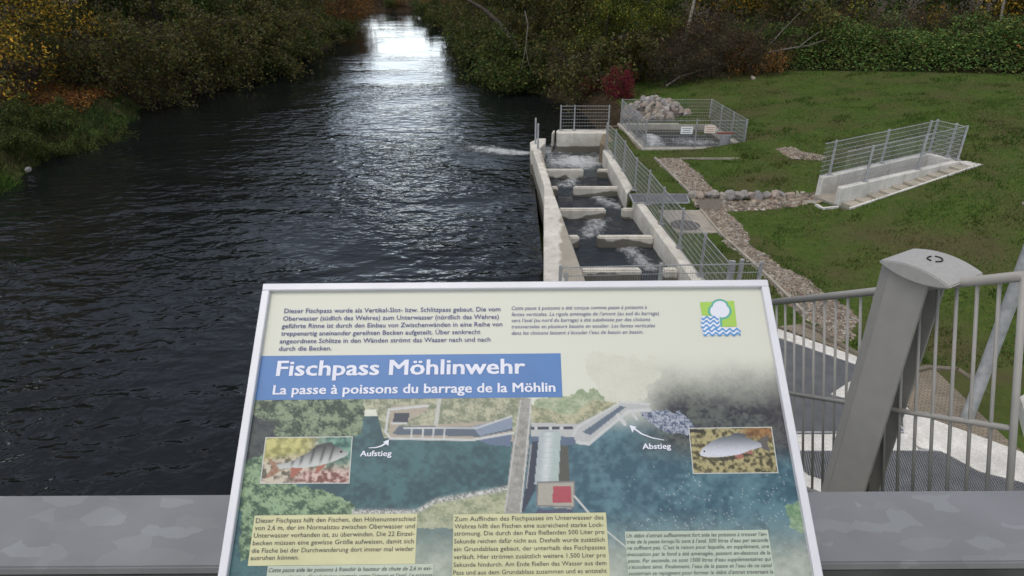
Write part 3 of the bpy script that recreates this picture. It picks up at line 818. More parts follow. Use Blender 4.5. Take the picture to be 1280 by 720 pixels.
# ------------------------------------------------------------------ gravel
def pebbles(name, polys, n, smin, smax, seed, zoff=.0, density=None):
    r = np.random.default_rng(seed)
    pts = []
    allp = [p for poly in polys for p in poly]
    x0, x1 = min(p[0] for p in allp), max(p[0] for p in allp); y0, y1 = min(p[1] for p in allp), max(p[1] for p in allp)
    while sum(len(p) for p in pts) < n:
        X, Y = r.uniform(x0, x1, n * 3), r.uniform(y0, y1, n * 3)
        k = np.zeros(len(X), bool)
        wx_ = X + .35 * (fnoise(X, Y, 1.5, seed) - .5); wy_ = Y + .35 * (fnoise(X, Y, 1.5, seed + 5) - .5)
        for poly in polys: k |= inpoly(wx_, wy_, poly)
        pts.append(np.stack([X[k], Y[k]], 1))
    p = np.concatenate(pts)[:n]
    z = ground_c(p[:, 0], p[:, 1]) + zoff
    s = r.uniform(smin, smax, n) * np.where(r.random(n) < .06, 1.6, 1)
    base = np.array([[1, 0, 0], [.5, .87, .1], [-.5, .87, -.1], [-1, 0, .1], [-.5, -.87, 0], [.5, -.87, .1], [.1, .1, .75], [0, 0, -.7]])
    tri = np.array([[0, 1, 6], [1, 2, 6], [2, 3, 6], [3, 4, 6], [4, 5, 6], [5, 0, 6]])
    a = r.uniform(0, 6.283, n); ca, sa = np.cos(a), np.sin(a)
    sc = r.uniform(.6, 1.2, (n, 3)); sc[:, 2] *= .7
    V = base[None] * sc[:, None] * s[:, None, None] * r.uniform(.75, 1.2, (n, 8, 1))
    X = V[..., 0] * ca[:, None] - V[..., 1] * sa[:, None]; Y = V[..., 0] * sa[:, None] + V[..., 1] * ca[:, None]
    V = np.stack([X + p[:, 0:1], Y + p[:, 1:2], V[..., 2] + z[:, None]], -1)
    Fc = (tri[None] + (np.arange(n) * 8)[:, None, None])
    pal = np.array([(.23, .19, .145), (.28, .24, .19), (.17, .145, .115), (.31, .26, .19), (.20, .14, .105), (.13, .11, .09), (.36, .335, .295)])
    c = pal[r.integers(0, len(pal), n)] * r.uniform(.6, 1.05, (n, 1))
    o = mesh_np(name, V.reshape(-1, 3), Fc.reshape(-1, 3), 3, M['pebble'], col=np.repeat(c, 8, 0))
    return tag(o, kind='stuff')
GRAV = xy([(819, 198), (848, 197.5), (868, 214), (890, 236), (897, 243), (866, 243)], .9)
GRAV2 = xy([(868, 243), (900, 243), (905, 262), (914, 270), (928, 288), (938, 306), (955, 318), (971, 331), (1000, 346), (1026, 362), (1056, 384), (1076, 402), (1068, 422), (1050, 425), (1010, 398), (985, 372), (959, 347), (934, 325), (900, 292), (876, 263)], .9)
GRAV3 = xy([(866, 248), (1026, 249), (1046, 259), (1030, 263), (905, 263), (870, 258)], .9)
o = pebbles('gravel', [GRAV, GRAV2], 15000, .025, .06, 3); tag(o, 'brown and grey gravel strip along the fish pass', 'gravel')
o = pebbles('ditch_stones', [GRAV3], 1700, .05, .11, 5); tag(o, 'loose stones lining the shallow ditch below the inlet', 'stones')
q = [PG(a, b) for a, b in [(970, 186), (990, 184), (1012, 192), (1030, 196), (1028, 201), (990, 199)]]
o = pebbles('gravel', [[(v.x, v.y) for v in q]], 1200, .03, .06, 8); tag(o, 'small bare gravel patch on the grass left of the inlet', 'gravel')
# bed under the gravel
M['bed'] = noise_mat('gravel_bed', (.08, .067, .052), (.16, .137, .11), 25, .95, .6, 40, c3=(.22, .2, .17), scale2=60)
for poly in (GRAV, GRAV2):
    tag(MB().prism(poly, GZ - .1, GZ + .012).build('gravel_bed', M['bed'], None, off=(poly[0][0], poly[0][1], GZ - .1)), kind='structure')
# kerb lines by the gravel
kb = MB()
for a, b in [((818.5, 198), (862, 241)), ((875.5, 263), (898.5, 291)), ((899, 291.5), (960, 347)), ((960, 347), (1008, 395))]:
    kb.bar(P(*a, .9) , P(*b, .9), .06, .1)
tag(kb.build('edging_stone', M['slab'], None, off=P(862, 241, .85)), 'thin concrete edging along the left side of the gravel strip', 'edging')
kb = MB().bar(PG(850, 198.5, .0), PG(925, 198.5, .0), .05, .06)
tag(kb.build('edging_stone', M['slab'], None, off=PG(850, 198.5)), 'thin straight edging line across the lawn in front of the basin', 'edging')

# rocks
def rock_mesh(seed):
    import bmesh
    bm = bmesh.new(); bmesh.ops.create_icosphere(bm, subdivisions=2, radius=1)
    r = random.Random(seed)
    planes = [(Vector((r.gauss(0, 1), r.gauss(0, 1), r.gauss(0, 1))).normalized(), r.uniform(.5, .85)) for _ in range(9)]
    for v in bm.verts:
        for n, d in planes:
            k = v.co.dot(n)
            if k > d: v.co -= n * (k - d)
        v.co *= r.uniform(.95, 1.05)
    me = bpy.data.meshes.new('rock'); bm.to_mesh(me); bm.free(); me.materials.append(M['rock']); return me
ROCKS = [rock_mesh(s) for s in range(7)]
def rock(me, loc, s, rot, name, label, group, cat='rock'):
    o = bpy.data.objects.new(name, me); COL.objects.link(o); o.location = loc; o.scale = s; o.rotation_euler = rot
    return tag(o, label, cat, group)
hc = P(829, 152, 1.0); hc.y += 1.7
r_ = random.Random(5)
for k in range(135):
    a, u = r_.uniform(0, 6.283), math.sqrt(r_.random())
    x = hc.x + u * math.cos(a) * 1.5; y = hc.y + u * math.sin(a) * 1.35
    top = .74 * max(0, 1 - u ** 1.6)
    z = .95 + top * r_.uniform(.75, 1.0)
    s = r_.uniform(.11, .25)
    rock(ROCKS[k % 7], (x, y, z), (s * r_.uniform(.8, 1.35), s * r_.uniform(.8, 1.2), s * r_.uniform(.65, 1)), (r_.uniform(0, 6), r_.uniform(0, 6), r_.uniform(0, 6)),
         'boulder', 'pale rough boulder in the heap behind the fenced basin', 'boulders in the heap')
tag(MB().tube([(hc.x, hc.y, .8), (hc.x, hc.y, 1.15), (hc.x, hc.y, 1.4)], [1.35, .95, .35], 14).build('rubble_core', M['bed'], None, off=(hc.x, hc.y, .8)), 'grey rubble filling the inside of the boulder heap', 'rubble')
for k in range(17):
    px = 866 + k * 9.3 + r_.uniform(-1.5, 1.5)
    p = P(px, 244.5 + r_.uniform(-.8, .8), .95)
    s = r_.uniform(.13, .18)
    rock(ROCKS[(k * 3) % 7], (p.x, p.y, .95), (s * 1.25, s, s * 1.05), (r_.uniform(0, .5), r_.uniform(0, .5), r_.uniform(0, 6)), 'edge_stone',
         'rough stone in the single row edging the ditch', 'stones in the ditch row', 'stone')
for (px, py, s, lab) in [(941, 99, .15, 'grey boulder on the grass below the brown thicket'), (1281, 256, .07, 'small white stone on the grass at the right edge'),
                         (31, 202, .16, 'grey stone on the left river bank among grass'), (36, 213, .12, 'smaller grey stone at the left waterline')]:
    p = PG(px, py) if px > 700 else P(px, py, .12)
    rock(ROCKS[int(px) % 7], p + Vector((0, 0, s * .3)), (s * 1.2, s, s * .8), (.2, .3, px), 'stone', lab, None, 'stone')

# ------------------------------------------------------------------ drainage inlet with steps on the slope
A = PG(1048, 258); B = PG(1200, 207); Cc = PG(1029, 244)
e = Vector((B.x - A.x, B.y - A.y, 0)); LEN = e.length; e.normalize()
nrm = Vector((-e.y, e.x, 0))
wid = max(.9, (Cc - A).dot(nrm))
inl = empty('drainage_inlet', A, 'white concrete drainage inlet with sloping walls, steps and wire fence on the grass slope', 'inlet')
def gz(p): return float(ground_h(p.x, p.y))
def swall(off0, th, name, hl, hr, L0=0, L1=None, mat='concrete_dry'):
    L1 = LEN if L1 is None else L1
    n = 6; vs_b, pl, z1 = [], [], []
    mb = MB()
    for i in range(n):
        t0, t1 = L0 + (L1 - L0) * i / n, L0 + (L1 - L0) * (i + 1) / n
        q = [A + e * t0 + nrm * off0, A + e * t1 + nrm * off0, A + e * t1 + nrm * (off0 + th), A + e * t0 + nrm * (off0 + th)]
        zt = lambda t: A.z + (hl + (hr - hl) * (t - L0) / (L1 - L0))
        mb.prism([(v.x, v.y) for v in q], A.z - .6, [zt(t0), zt(t1), zt(t1), zt(t0)])
    return mb
def topz(t): return .50 + (B.z - A.z + .14 - .50) * t / LEN
def one_wall(off0, th, name, t0=0, t1=None, k=0):
    t1 = LEN if t1 is None else t1
    q = [A + e * t0 + nrm * off0, A + e * t1 + nrm * off0, A + e * t1 + nrm * (off0 + th), A + e * t0 + nrm * (off0 + th)]
    return MB().prism([(v.x, v.y) for v in q], A.z - .5, [A.z + topz(t0) + k, A.z + topz(t1) + k, A.z + topz(t1) + k, A.z + topz(t0) + k]).build(name, M['concrete_dry'], inl, .02)
one_wall(0, .18, 'front_wall')
one_wall(wid, .18, 'back_wall', .22)
q = [A + e * (LEN - .18) + nrm * .181, A + e * LEN + nrm * .181, A + e * LEN + nrm * (wid - .001), A + e * (LEN - .18) + nrm * (wid - .001)]
MB().prism([(v.x, v.y) for v in q], A.z - .5, A.z + topz(LEN) - .002).build('end_wall', M['concrete_dry'], inl, .02)
q = [A + e * 0 + nrm * .18, A + e * (LEN - .18) + nrm * .18, A + e * (LEN - .18) + nrm * wid, A + nrm * wid]
MB().prism([(v.x, v.y) for v in q], A.z - .5, A.z + .02).build('floor_slab', M['slab'], inl)
ns = 10
M['step'] = concrete_mat('weathered_step_concrete', (.36, .33, .27))
for i in range(ns):
    t0 = .1 + (LEN - .1) * i / ns; t1 = .1 + (LEN - .1) * (i + 1) / ns
    q = [A + e * t0 - nrm * .34, A + e * t1 - nrm * .34, A + e * t1 - nrm * .003, A + e * t0 - nrm * .003]
    z = A.z + .05 + (B.z - A.z) * (i + .75) / ns
    MB().prism([(v.x, v.y) for v in q], z - .45, z).build('step', M['kerb'] if i % 1 else M['step'], inl, .012)
ed = MB()
for i in range(ns):
    t0, t1 = LEN * i / ns, LEN * (i + 1) / ns
    a, b = A + e * t0 - nrm * .38, A + e * t1 - nrm * .38
    a.z, b.z = A.z + (B.z - A.z) * i / ns + .02, A.z + (B.z - A.z) * (i + 1) / ns + .02
    ed.bar(a, b, .06, .12)
ed.build('step_edging', M['concrete_dry'], inl)
q = [B - nrm * .4, B + e * .45 - nrm * .35, B + e * .35 + nrm * .1, B + nrm * .2]
MB().prism([(v.x, v.y) for v in q], B.z - .3, B.z + .08).build('landing_slab', M['concrete_dry'], inl, .01)
# its fence
def ip(t, off): 
    v = A + e * t + nrm * off; return Vector((v.x, v.y, A.z + topz(max(0, min(LEN, t)))))
fb = [ip(.1, wid + .09), ip(LEN * .12, wid + .09), ip(LEN * .56, wid + .09), ip(LEN * .93, wid + .09), ip(LEN - .05, wid + .09), ip(LEN - .05, wid * .45), ip(LEN - .05, .09), ip(LEN * .64, .09), ip(LEN * .2, .09), ip(.02, .09)]
fence('wire mesh fence standing on the walls of the drainage inlet', fb,   .95, 7, .05, .05, posts=[0, 1, 1, 1, 1, 1, 1, 1, 1, 0], mat='galv')
# marker posts of the ditch end
tag(MB().bar(PG(1020, 257), PG(1028, 262), .08, .1).bar(PG(1028, 262), PG(1048, 260), .08, .1).build('edging_stone', M['concrete_dry'], None, off=PG(1028, 262)), 'bent pale edging at the foot of the drainage inlet', 'edging')

# ------------------------------------------------------------------ galvanised pole (right edge)
pb = P(1209, 522, .93)
pole = MB().tube([pb, pb + Vector((0, 0, 4.6))], .085, 20)
tag(pole.build('galvanised_pole', M['galv'], None, off=pb, shade=False), 'thick round galvanised pole standing on the brick path at right', 'pole')

# ------------------------------------------------------------------ leaning railing and its post
RA, RB = PD(1280, 345, 2.5), PD(962, 378, 4.4)
tdir = RB - RA
best = None
for Dm in np.linspace(1.9, 3.2, 131):
    M1 = PD(1267, 536, Dm)
    for s in np.linspace(.6, 1.5, 91):
        q = M1 + tdir * s; qq = q - Vector((0, 0, CAMZ))
        d = qq.y * CP - qq.z * SP
        px, py = 640 + F_PX * qq.x / d, 360 - F_PX * (qq.y * SP + qq.z * CP) / d
        er = (px - 982) ** 2 + (py - 482) ** 2
        if best is None or er < best[0]: best = (er, Dm, s)
print('railing fit', best)
RM1 = PD(1267, 536, best[1]); woff = RM1 - RA
rail_root = empty('leaning_railing', RM1 + woff, 'grey brown steel baluster railing running down past the square post', 'railing')
def rpt(t, k): return RA + tdir * t + woff * k
TL_ = 1.12
MB().tube([rpt(0, 0), rpt(TL_, 0)], .021, 12).build('handrail', M['painted'], rail_root, shade=True)
MB().tube([rpt(0, 1), rpt(TL_, 1)], .013, 10).build('middle_rail', M['painted'], rail_root, shade=True)
MB().tube([rpt(0, 2), rpt(TL_, 2)], .015, 10).build('bottom_rail', M['painted'], rail_root, shade=True)
nb_ = 20
for i in range(nb_ + 1):
    t = TL_ * (i + .0) / nb_
    if i == 0:
        MB().tube([rpt(0, 0), rpt(0, 2.15)], .014, 10).build('end_post', M['painted'], rail_root, shade=True)
    else:
        MB().tube([rpt(t, 0), rpt(t, 2)], .0075, 8).build('baluster', M['painted'], rail_root, shade=True)
# post
tp = None
for t in np.linspace(0, 1, 400):
    q = rpt(t, 0); d = q.y * CP - (q.z - CAMZ) * SP
    if 640 + F_PX * q.x / d < 1158: tp = t; break
pc = rpt(tp, 0)
view = Vector((pc.x, pc.y, 0)).normalized(); rgt = Vector((view.y, -view.x, 0))
al = math.radians(20)
nA = -view * math.cos(al) - rgt * math.sin(al); eA = Vector((-nA.y, nA.x, 0))
if eA.dot(rgt) < 0: eA = -eA
PW, PDp = .205, .20
pz1 = pc.z + .09
post = empty('railing_post', Vector((pc.x, pc.y, GZ)), 'wide grey brown steel post with domed cap holding the railing', 'post')
c0 = Vector((pc.x, pc.y, 0)) - rgt * .045 + nA * .03
def hprism(pts): return [(v.x, v.y) for v in pts]
fA = c0 + nA * (PDp / 2)
MB().prism(hprism([fA - eA * (PW / 2 - .035), fA + eA * PW / 2, fA + eA * PW / 2 - nA * .02, fA - eA * (PW / 2 - .035) - nA * .02]), GZ, pz1).build('front_flange', M['painted'], post, .003)
fl = fA - eA * (PW / 2 - .0352)
MB().prism(hprism([fl, fl - nA * .02, fl - nA * .050 - eA * .045, fl - nA * .030 - eA * .052]), GZ, pz1 - .001).build('folded_edge', M['painted'], post, .003)
fB = c0 - nA * (PDp / 2)
MB().prism(hprism([fB - eA * PW / 2, fB + eA * PW / 2, fB + eA * PW / 2 + nA * .016, fB - eA * PW / 2 + nA * .016]), GZ, pz1).build('rear_flange', M['painted'], post, .003)
MB().prism(hprism([c0 + nA * (PDp / 2 - .0205) - eA * .012, c0 + nA * (PDp / 2 - .0205) + eA * .0, c0 - nA * (PDp / 2 - .0165) + eA * .0, c0 - nA * (PDp / 2 - .0165) - eA * .012]), GZ, pz1 - .004).build('web', M['painted'], post)
MB().box(Vector((c0.x, c0.y, GZ + .012)), .45, .45, .024).build('base_plate', M['galv_dull'], post, .004)
# domed cap: lens-shaped section, pushed back from the viewer
al2 = math.radians(26)
cn = -view * math.cos(al2) - rgt * math.sin(al2); ce = Vector((-cn.y, cn.x, 0))
if ce.dot(rgt) < 0: ce = -ce
HW, DEP, RT, RB2 = .160, .125, .030, .030
cb = MB(); prof = []
NN = 20
for i in range(NN + 1):
    u = -1 + 2 * i / NN; prof.append((u * HW, RT * (1 - u * u) + .006))
for i in range(NN, -1, -1):
    u = -1 + 2 * i / NN; prof.append((u * HW, -RB2 * (1 - u * u) - .004))
cc = Vector((c0.x, c0.y, pz1 + .016)) + ce * .055
nprof = len(prof)
for s_ in (1, -1):
    for (u, z) in prof: cb.v.append(tuple(cc + ce * u + cn * s_ * DEP + Vector((0, 0, z + (.0 if s_ == 1 else .008)))))
cb.f.append(tuple(range(nprof))); cb.f.append(tuple(range(nprof, 2 * nprof))[::-1])
for i in range(nprof): cb.f.append((i, (i + 1) % nprof, nprof + (i + 1) % nprof, nprof + i))
M['cap'] = noise_mat('grey_cap_plastic', (.30, .295, .28), (.335, .33, .31), 40, .5, .06, 200, spec=.4)
cap = cb.build('cap', M['cap'], post, .006, 2)
# embossed broken ring and pressed lettering on the cap
def cap_top(u, w): return cc + ce * u + cn * w + Vector((0, 0, RT * (1 - (u / HW) ** 2) + .0085 + (DEP - w) / (2 * DEP) * .008))
for a0, a1 in ((-2.2, .9), (1.5, 3.6)):
    MB().tube([cap_top(.028 * math.cos(a), -.02 + .032 * math.sin(a)) for a in np.linspace(a0, a1, 14)], .0035, 6).build('ring_mark', M['dark'], post)

# ------------------------------------------------------------------ bridge deck and parapet the board stands on
par = empty('bridge_parapet', (0, .82, 5.0), 'wide flat galvanised steel parapet rail in front of the river', 'parapet')
def spangle_mat():
    m, nt, b = newmat('spangled_zinc'); N, L = nt.nodes, nt.links
    tc = N.new('ShaderNodeTexCoord')
    mp = N.new('ShaderNodeMapping'); mp.inputs['Rotation'].default_value = (0, 0, math.radians(-35)); mp.inputs['Scale'].default_value = (16, 40, 16)
    dn_ = N.new('ShaderNodeTexNoise'); dn_.inputs['Scale'].default_value = 22; dn_.inputs['Detail'].default_value = 4; L.new(tc.outputs['Object'], dn_.inputs['Vector'])
    dm_ = N.new('ShaderNodeMix'); dm_.data_type = 'RGBA'; dm_.blend_type = 'ADD'; dm_.inputs['Factor'].default_value = .035
    L.new(tc.outputs['Object'], dm_.inputs['A']); L.new(dn_.outputs['Color'], dm_.inputs['B'])
    L.new(dm_.outputs['Result'], mp.inputs['Vector'])
    v = N.new('ShaderNodeTexVoronoi'); v.inputs['Scale'].default_value = 1.0; v.inputs['Randomness'].default_value = 1; L.new(mp.outputs['Vector'], v.inputs['Vector'])
    sp = N.new('ShaderNodeSeparateColor'); L.new(v.outputs['Color'], sp.inputs['Color'])
    r = N.new('ShaderNodeValToRGB'); e_ = r.color_ramp.elements
    e_[0].position, e_[0].color = .0, (.180, .186, .193, 1); e_[1].position, e_[1].color = 1, (.225, .236, .24, 1)
    for p_, c_ in ((.6, (.185, .191, .198)), (.78, (.196, .203, .208))):
        z_ = e_.new(p_); z_.color = (*c_, 1)
    L.new(sp.outputs['Red'], r.inputs['Fac'])
    n = N.new('ShaderNodeTexNoise'); n.inputs['Scale'].default_value = 5; n.inputs['Detail'].default_value = 8; L.new(tc.outputs['Object'], n.inputs['Vector'])
    mr = N.new('ShaderNodeMapRange'); mr.inputs['From Min'].default_value = .3; mr.inputs['From Max'].default_value = .7; mr.inputs['To Min'].default_value, mr.inputs['To Max'].default_value = .86, 1.12
    L.new(n.outputs['Fac'], mr.inputs['Value'])
    mx = N.new('ShaderNodeMix'); mx.data_type = 'RGBA'; mx.blend_type = 'MULTIPLY'; mx.inputs['Factor'].default_value = 1
    L.new(r.outputs['Color'], mx.inputs['A']); L.new(mr.outputs['Result'], mx.inputs['B'])
    # dried water spots
    v2 = N.new('ShaderNodeTexVoronoi'); v2.inputs['Scale'].default_value = 9; v2.feature = 'F1'; L.new(tc.outputs['Object'], v2.inputs['Vector'])
    s2 = N.new('ShaderNodeSeparateColor'); L.new(v2.outputs['Color'], s2.inputs['Color'])
    th = N.new('ShaderNodeMapRange'); th.inputs['From Min'].default_value, th.inputs['From Max'].default_value = .19, .12; L.new(v2.outputs['Distance'], th.inputs['Value'])
    gt = N.new('ShaderNodeMath'); gt.operation = 'GREATER_THAN'; gt.inputs[1].default_value = .72; L.new(s2.outputs['Green'], gt.inputs[0])
    mu = N.new('ShaderNodeMath'); mu.operation = 'MULTIPLY'; L.new(th.outputs['Result'], mu.inputs[0]); L.new(gt.outputs[0], mu.inputs[1])
    m2 = N.new('ShaderNodeMath'); m2.operation = 'MULTIPLY'; m2.inputs[1].default_value = .45; L.new(mu.outputs[0], m2.inputs[0])
    m3 = N.new('ShaderNodeMix'); m3.data_type = 'RGBA'; L.new(m2.outputs[0], m3.inputs['Factor']); L.new(mx.outputs['Result'], m3.inputs['A']); m3.inputs['B'].default_value = (.27, .27, .22, 1)
    L.new(m3.outputs['Result'], b.inputs['Base Color']); b.inputs['Roughness'].default_value = .55; b.inputs['Metallic'].default_value = .15
    return m
M['zinc'] = spangle_mat()
yaw = math.radians(.42)
rx = Vector((math.cos(yaw), math.sin(yaw), 0)); ry = Vector((-math.sin(yaw), math.cos(yaw), 0))
pcn = Vector((0, .822, CAMZ - .85))
MB().box(pcn + Vector((0, 0, -.009)), 14, .160, .018, rx, ry).build('top_rail', M['zinc'], par, .003, 2)
M['lip'] = noise_mat('dark_lip_zinc', (.035, .037, .035), (.07, .073, .07), 7, .7, .1, 50)  # both lips in a much darker tone than the top rail
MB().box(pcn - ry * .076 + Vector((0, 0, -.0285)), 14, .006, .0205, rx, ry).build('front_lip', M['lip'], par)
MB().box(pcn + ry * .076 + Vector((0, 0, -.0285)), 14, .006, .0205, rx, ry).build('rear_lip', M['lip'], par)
mb = MB()
for k in range(-7, 8): 
    MB().box(pcn + rx * (k * .98 + .4) + ry * .0 + Vector((0, 0, -.53)), .06, .06, 1.0, rx, ry).build('parapet_post', M['galv_dull'], par, .003)
bal = MB()
for k in range(-58, 59): bal.box(pcn + rx * k * .118 + ry * .03 + Vector((0, 0, -.51)), .016, .016, .95, rx, ry)
bal.build('balusters', M['galv_dull'], par)
MB().box(pcn + ry * .03 + Vector((0, 0, -.985)), 14, .05, .03, rx, ry).build('bottom_rail', M['galv_dull'], par)
dk = MB().box((0, -.55, 4.85), 40, 2.9, .3).build('bridge_deck', M['slab'], None, .01, off=(0, -.55, 4.7))
tag(dk, 'grey concrete bridge deck under the information board', 'bridge')

# ------------------------------------------------------------------ information board
SO = Vector((-.4221643, 1.0087216, CAMZ - .48742619)); SX = Vector((.99989647, .01424726, .00201814)); SD = Vector((.01220487, -.76541705, -.64341882))
SN = SX.cross(-SD)
BW, BH = .86, .605
def uv(px, py):
    r = ray(px, py); o_ = SO - Vector((0, 0, CAMZ)); t = o_.dot(SN) / r.dot(SN); q = r * t - o_
    return q.dot(SX), q.dot(SD)
board = empty('information_board', SO, 'tilted white framed information board about a fish pass with aerial photo', 'information board')
mw = Matrix.Identity(4)
for i in range(3):
    mw[i][0], mw[i][1], mw[i][2], mw[i][3] = SX[i], (-SD)[i], SN[i], SO[i]
board.matrix_world = mw
def bbuild(mb, name, mat, bevel=0): return mb.build(name, mat, board, bevel, off=(0, 0, 0))
fw = .0125
mb = MB().box((BW / 2, -fw / 2, -.004), BW, fw, .026).box((BW / 2, -BH + fw / 2, -.004), BW, fw, .026)
mb.box((fw / 2, -BH / 2, -.004), fw, BH - 2 * fw, .0262).box((BW - fw / 2, -BH / 2, -.004), fw, BH - 2 * fw, .0262)
bbuild(mb, 'frame', M['frame'], .0012)
bbuild(MB().box((BW / 2, -BH / 2, -.012), BW - .01, BH - .01, .006), 'back_plate', M['galv_dull'])
sup = MB()
for u in (.2, .66): sup.box((u, -.33, -.11), .05, .03, .19).box((u, -.33, -.02), .06, .2, .008)
bbuild(sup, 'mounting_bracket', M['galv_dull'])

# printed panel: one flat sheet, its print held as colours on a fine grid
RES = .0015
pu = np.arange(fw * .9, BW - fw * .9, RES); pv = np.arange(fw * .9, BH - fw * .9, RES)
U, Vv = np.meshgrid(pu, pv)
# photo pixel of every grid point (for drawing the print in the coordinates it was measured in)
def pxof(U, V):
    q = np.stack([SO.x + SX.x * U + SD.x * V, SO.y + SX.y * U + SD.y * V, SO.z - CAMZ + SX.z * U + SD.z * V], -1)
    d = q[..., 1] * CP - q[..., 2] * SP
    return 640 + F_PX * q[..., 0] / d, 360 - F_PX * (q[..., 1] * SP + q[..., 2] * CP) / d
IX, IY = pxof(U, Vv)
GAIN = 1.34
def sc(c): return np.clip(np.array(lin(c)) / GAIN, 0, .9)
img = np.ones(U.shape + (3,)) * sc((214, 215, 200))
def hnoise(seed): return np.random.default_rng(seed).random(U.shape)
def blend(mask, color):
    m_ = np.clip(mask, 0, 1)[..., None]
    global img
    img = img * (1 - m_) + (color if isinstance(color, np.ndarray) and color.ndim == 3 else np.asarray(color)) * m_
def tex(c0, c1, s, seed, sharp=1.0):
    n = fnoise(IX, IY * 1.3, s, seed, 3) * .55 + fnoise(IX, IY * 1.2, s * 5, seed + 3, 3) * .45
    n = np.clip((n - .5) * sharp * 2.6 + .5, 0, 1)[..., None]
    return sc(c0) * (1 - n) + sc(c1) * n
def poly(pts, col, soft=None, jit=0, seed=0):
    X = IX + (jit * (fnoise(IX, IY, .12, seed) - .5) if jit else 0); Y = IY + (jit * (fnoise(IX, IY, .12, seed + 7) - .5) if jit else 0)
    blend(inpoly(X, Y, pts) * 1.0, col)
# water left and right
water_l = tex((44, 76, 84), (66, 106, 110), .03, 1, 1.5)
water_r = tex((54, 88, 102), (88, 124, 134), .03, 2, 1.4)
blend((IY > 520) * (IX < 650) * 1.0, water_l)
blend(smooth(505, 545, IY) * (IX >= 650), water_r)
poly([(318, 497), (660, 497), (655, 545), (480, 548), (470, 512), (318, 512)], tex((120, 128, 104), (178, 178, 152), .1, 3, 1.8))
# upper-right woods fading up into the cream ground
wd = smooth(440, 515, IY + 18 * (fnoise(IX, IY, .03, 5) - .5)) * smooth(770, 850, IX + 25 * (fnoise(IX, IY, .04, 6) - .5)) * (1 - smooth(548, 590, IY))
blend(wd, tex((44, 48, 56), (92, 98, 92), .06, 7, 1.6))
blend(smooth(940, 990, IX) * smooth(455, 500, IY) * (1 - smooth(545, 575, IY)) * .5, sc((70, 58, 66)))
# pale field and grass slope
poly([(664, 528), (664, 500), (712, 492), (742, 486), (768, 494), (780, 505), (715, 528)], tex((134, 152, 118), (178, 184, 156), .09, 8, 1.3), jit=12, seed=2)
poly([(735, 440), (820, 448), (825, 470), (800, 500), (765, 505), (735, 470)], tex((203, 202, 186), (210, 209, 194), .05, 9), jit=22, seed=4)
poly([(664, 506), (715, 520), (742, 500), (770, 503), (730, 530), (664, 533)], tex((128, 134, 104), (184, 180, 150), .14, 10, 1.8), jit=4, seed=6)
# stones by the right bank
poly([(795, 512), (850, 515), (868, 532), (862, 545), (830, 540), (812, 528)], tex((70, 84, 110), (170, 176, 186), .35, 11, 2.2), jit=6, seed=8)
# trees on the left
poly([(318, 500), (452, 498), (458, 520), (452, 540), (430, 548), (318, 560)], tex((46, 64, 54), (132, 148, 118), .10, 12, 2.0), jit=10, seed=10)
poly([(310, 520), (345, 526), (340, 575), (305, 590)], tex((42, 50, 56), (70, 80, 78), .1, 13, 1.5), jit=8, seed=12)
poly([(300, 580), (330, 566), (345, 600), (400, 612), (446, 630), (446, 640), (540, 640), (540, 652), (300, 700)], tex((56, 86, 66), (140, 166, 128), .10, 14, 2.0), jit=9, seed=14)
# shore and lawn below the water
poly([(446, 642), (520, 640), (545, 628), (592, 620), (636, 611), (634, 660), (440, 660)], tex((128, 138, 108), (176, 178, 146), .11, 15, 1.8), jit=4, seed=16)
blend(np.exp(-((IY - np.interp(IX, [430, 520, 545, 592, 636], [640, 640, 626, 618, 610])) / 3.2) ** 2) * ((IX > 440) & (IX < 640)), tex((120, 120, 116), (206, 206, 200), .4, 17, 2))
# the pass in the aerial photograph
W1, G1, D1 = sc((196, 198, 196)), sc((128, 142, 160)), sc((58, 66, 78))
def line(pts, w, col):
    for (a, b) in zip(pts[:-1], pts[1:]):
        dx, dy = b[0] - a[0], b[1] - a[1]; L2 = dx * dx + dy * dy
        t = np.clip(((IX - a[0]) * dx + (IY - a[1]) * dy) / L2, 0, 1)
        dd = np.hypot(IX - a[0] - t * dx, IY - a[1] - t * dy)
        blend(np.clip((w - dd) / .8 + .5, 0, 1), col)
poly([(488, 508), (535, 505), (535, 512), (498, 533), (640, 525), (642, 552), (486, 546)], sc((168, 158, 142)))
poly([(493, 516), (512, 516), (510, 528), (491, 528)], D1)
poly([(498, 533), (600, 533), (640, 525), (641, 538), (600, 546), (490, 543)], sc((84, 98, 112)))
poly([(590, 533), (640, 522), (641, 535), (600, 545)], G1)
poly([(592, 548), (640, 541), (638, 558), (612, 556)], sc((96, 112, 136)))
line([(486, 512), (535, 507)], 1.5, W1); line([(486, 512), (482, 540), (488, 548), (590, 550), (642, 541)], 1.4, W1); line([(505, 535), (596, 535), (640, 520)], 1.0, W1)
for x in (515, 529, 542, 556): line([(x, 536), (x - 1, 547)], 1.0, W1)
line([(490, 529), (508, 529)], 1.2, W1); line([(549, 500), (545, 530)], 2.6, sc((186, 186, 178)))
poly([(664, 528), (722, 530), (775, 503), (812, 505), (812, 515), (782, 515), (735, 556), (664, 552)], sc((180, 182, 180)))
poly([(728, 540), (776, 507), (782, 509), (738, 544)], sc((92, 106, 122)))
poly([(664, 533), (716, 533), (716, 537), (664, 537)], D1); poly([(664, 545), (718, 546), (720, 556), (664, 556)], sc((90, 106, 128)))
poly([(668, 533), (672, 533), (672, 537), (668, 537)], W1); poly([(686, 533), (690, 533), (690, 537), (686, 537)], W1); poly([(700, 533), (704, 533), (704, 537), (700, 537)], W1)
line([(722, 553), (736, 555), (785, 514), (812, 512)], 1.8, W1); line([(716, 545), (722, 534), (776, 503), (812, 505)], 1.2, W1); line([(772, 519), (781, 530)], 2.4, W1); line([(790, 516), (796, 524)], 1.6, W1)
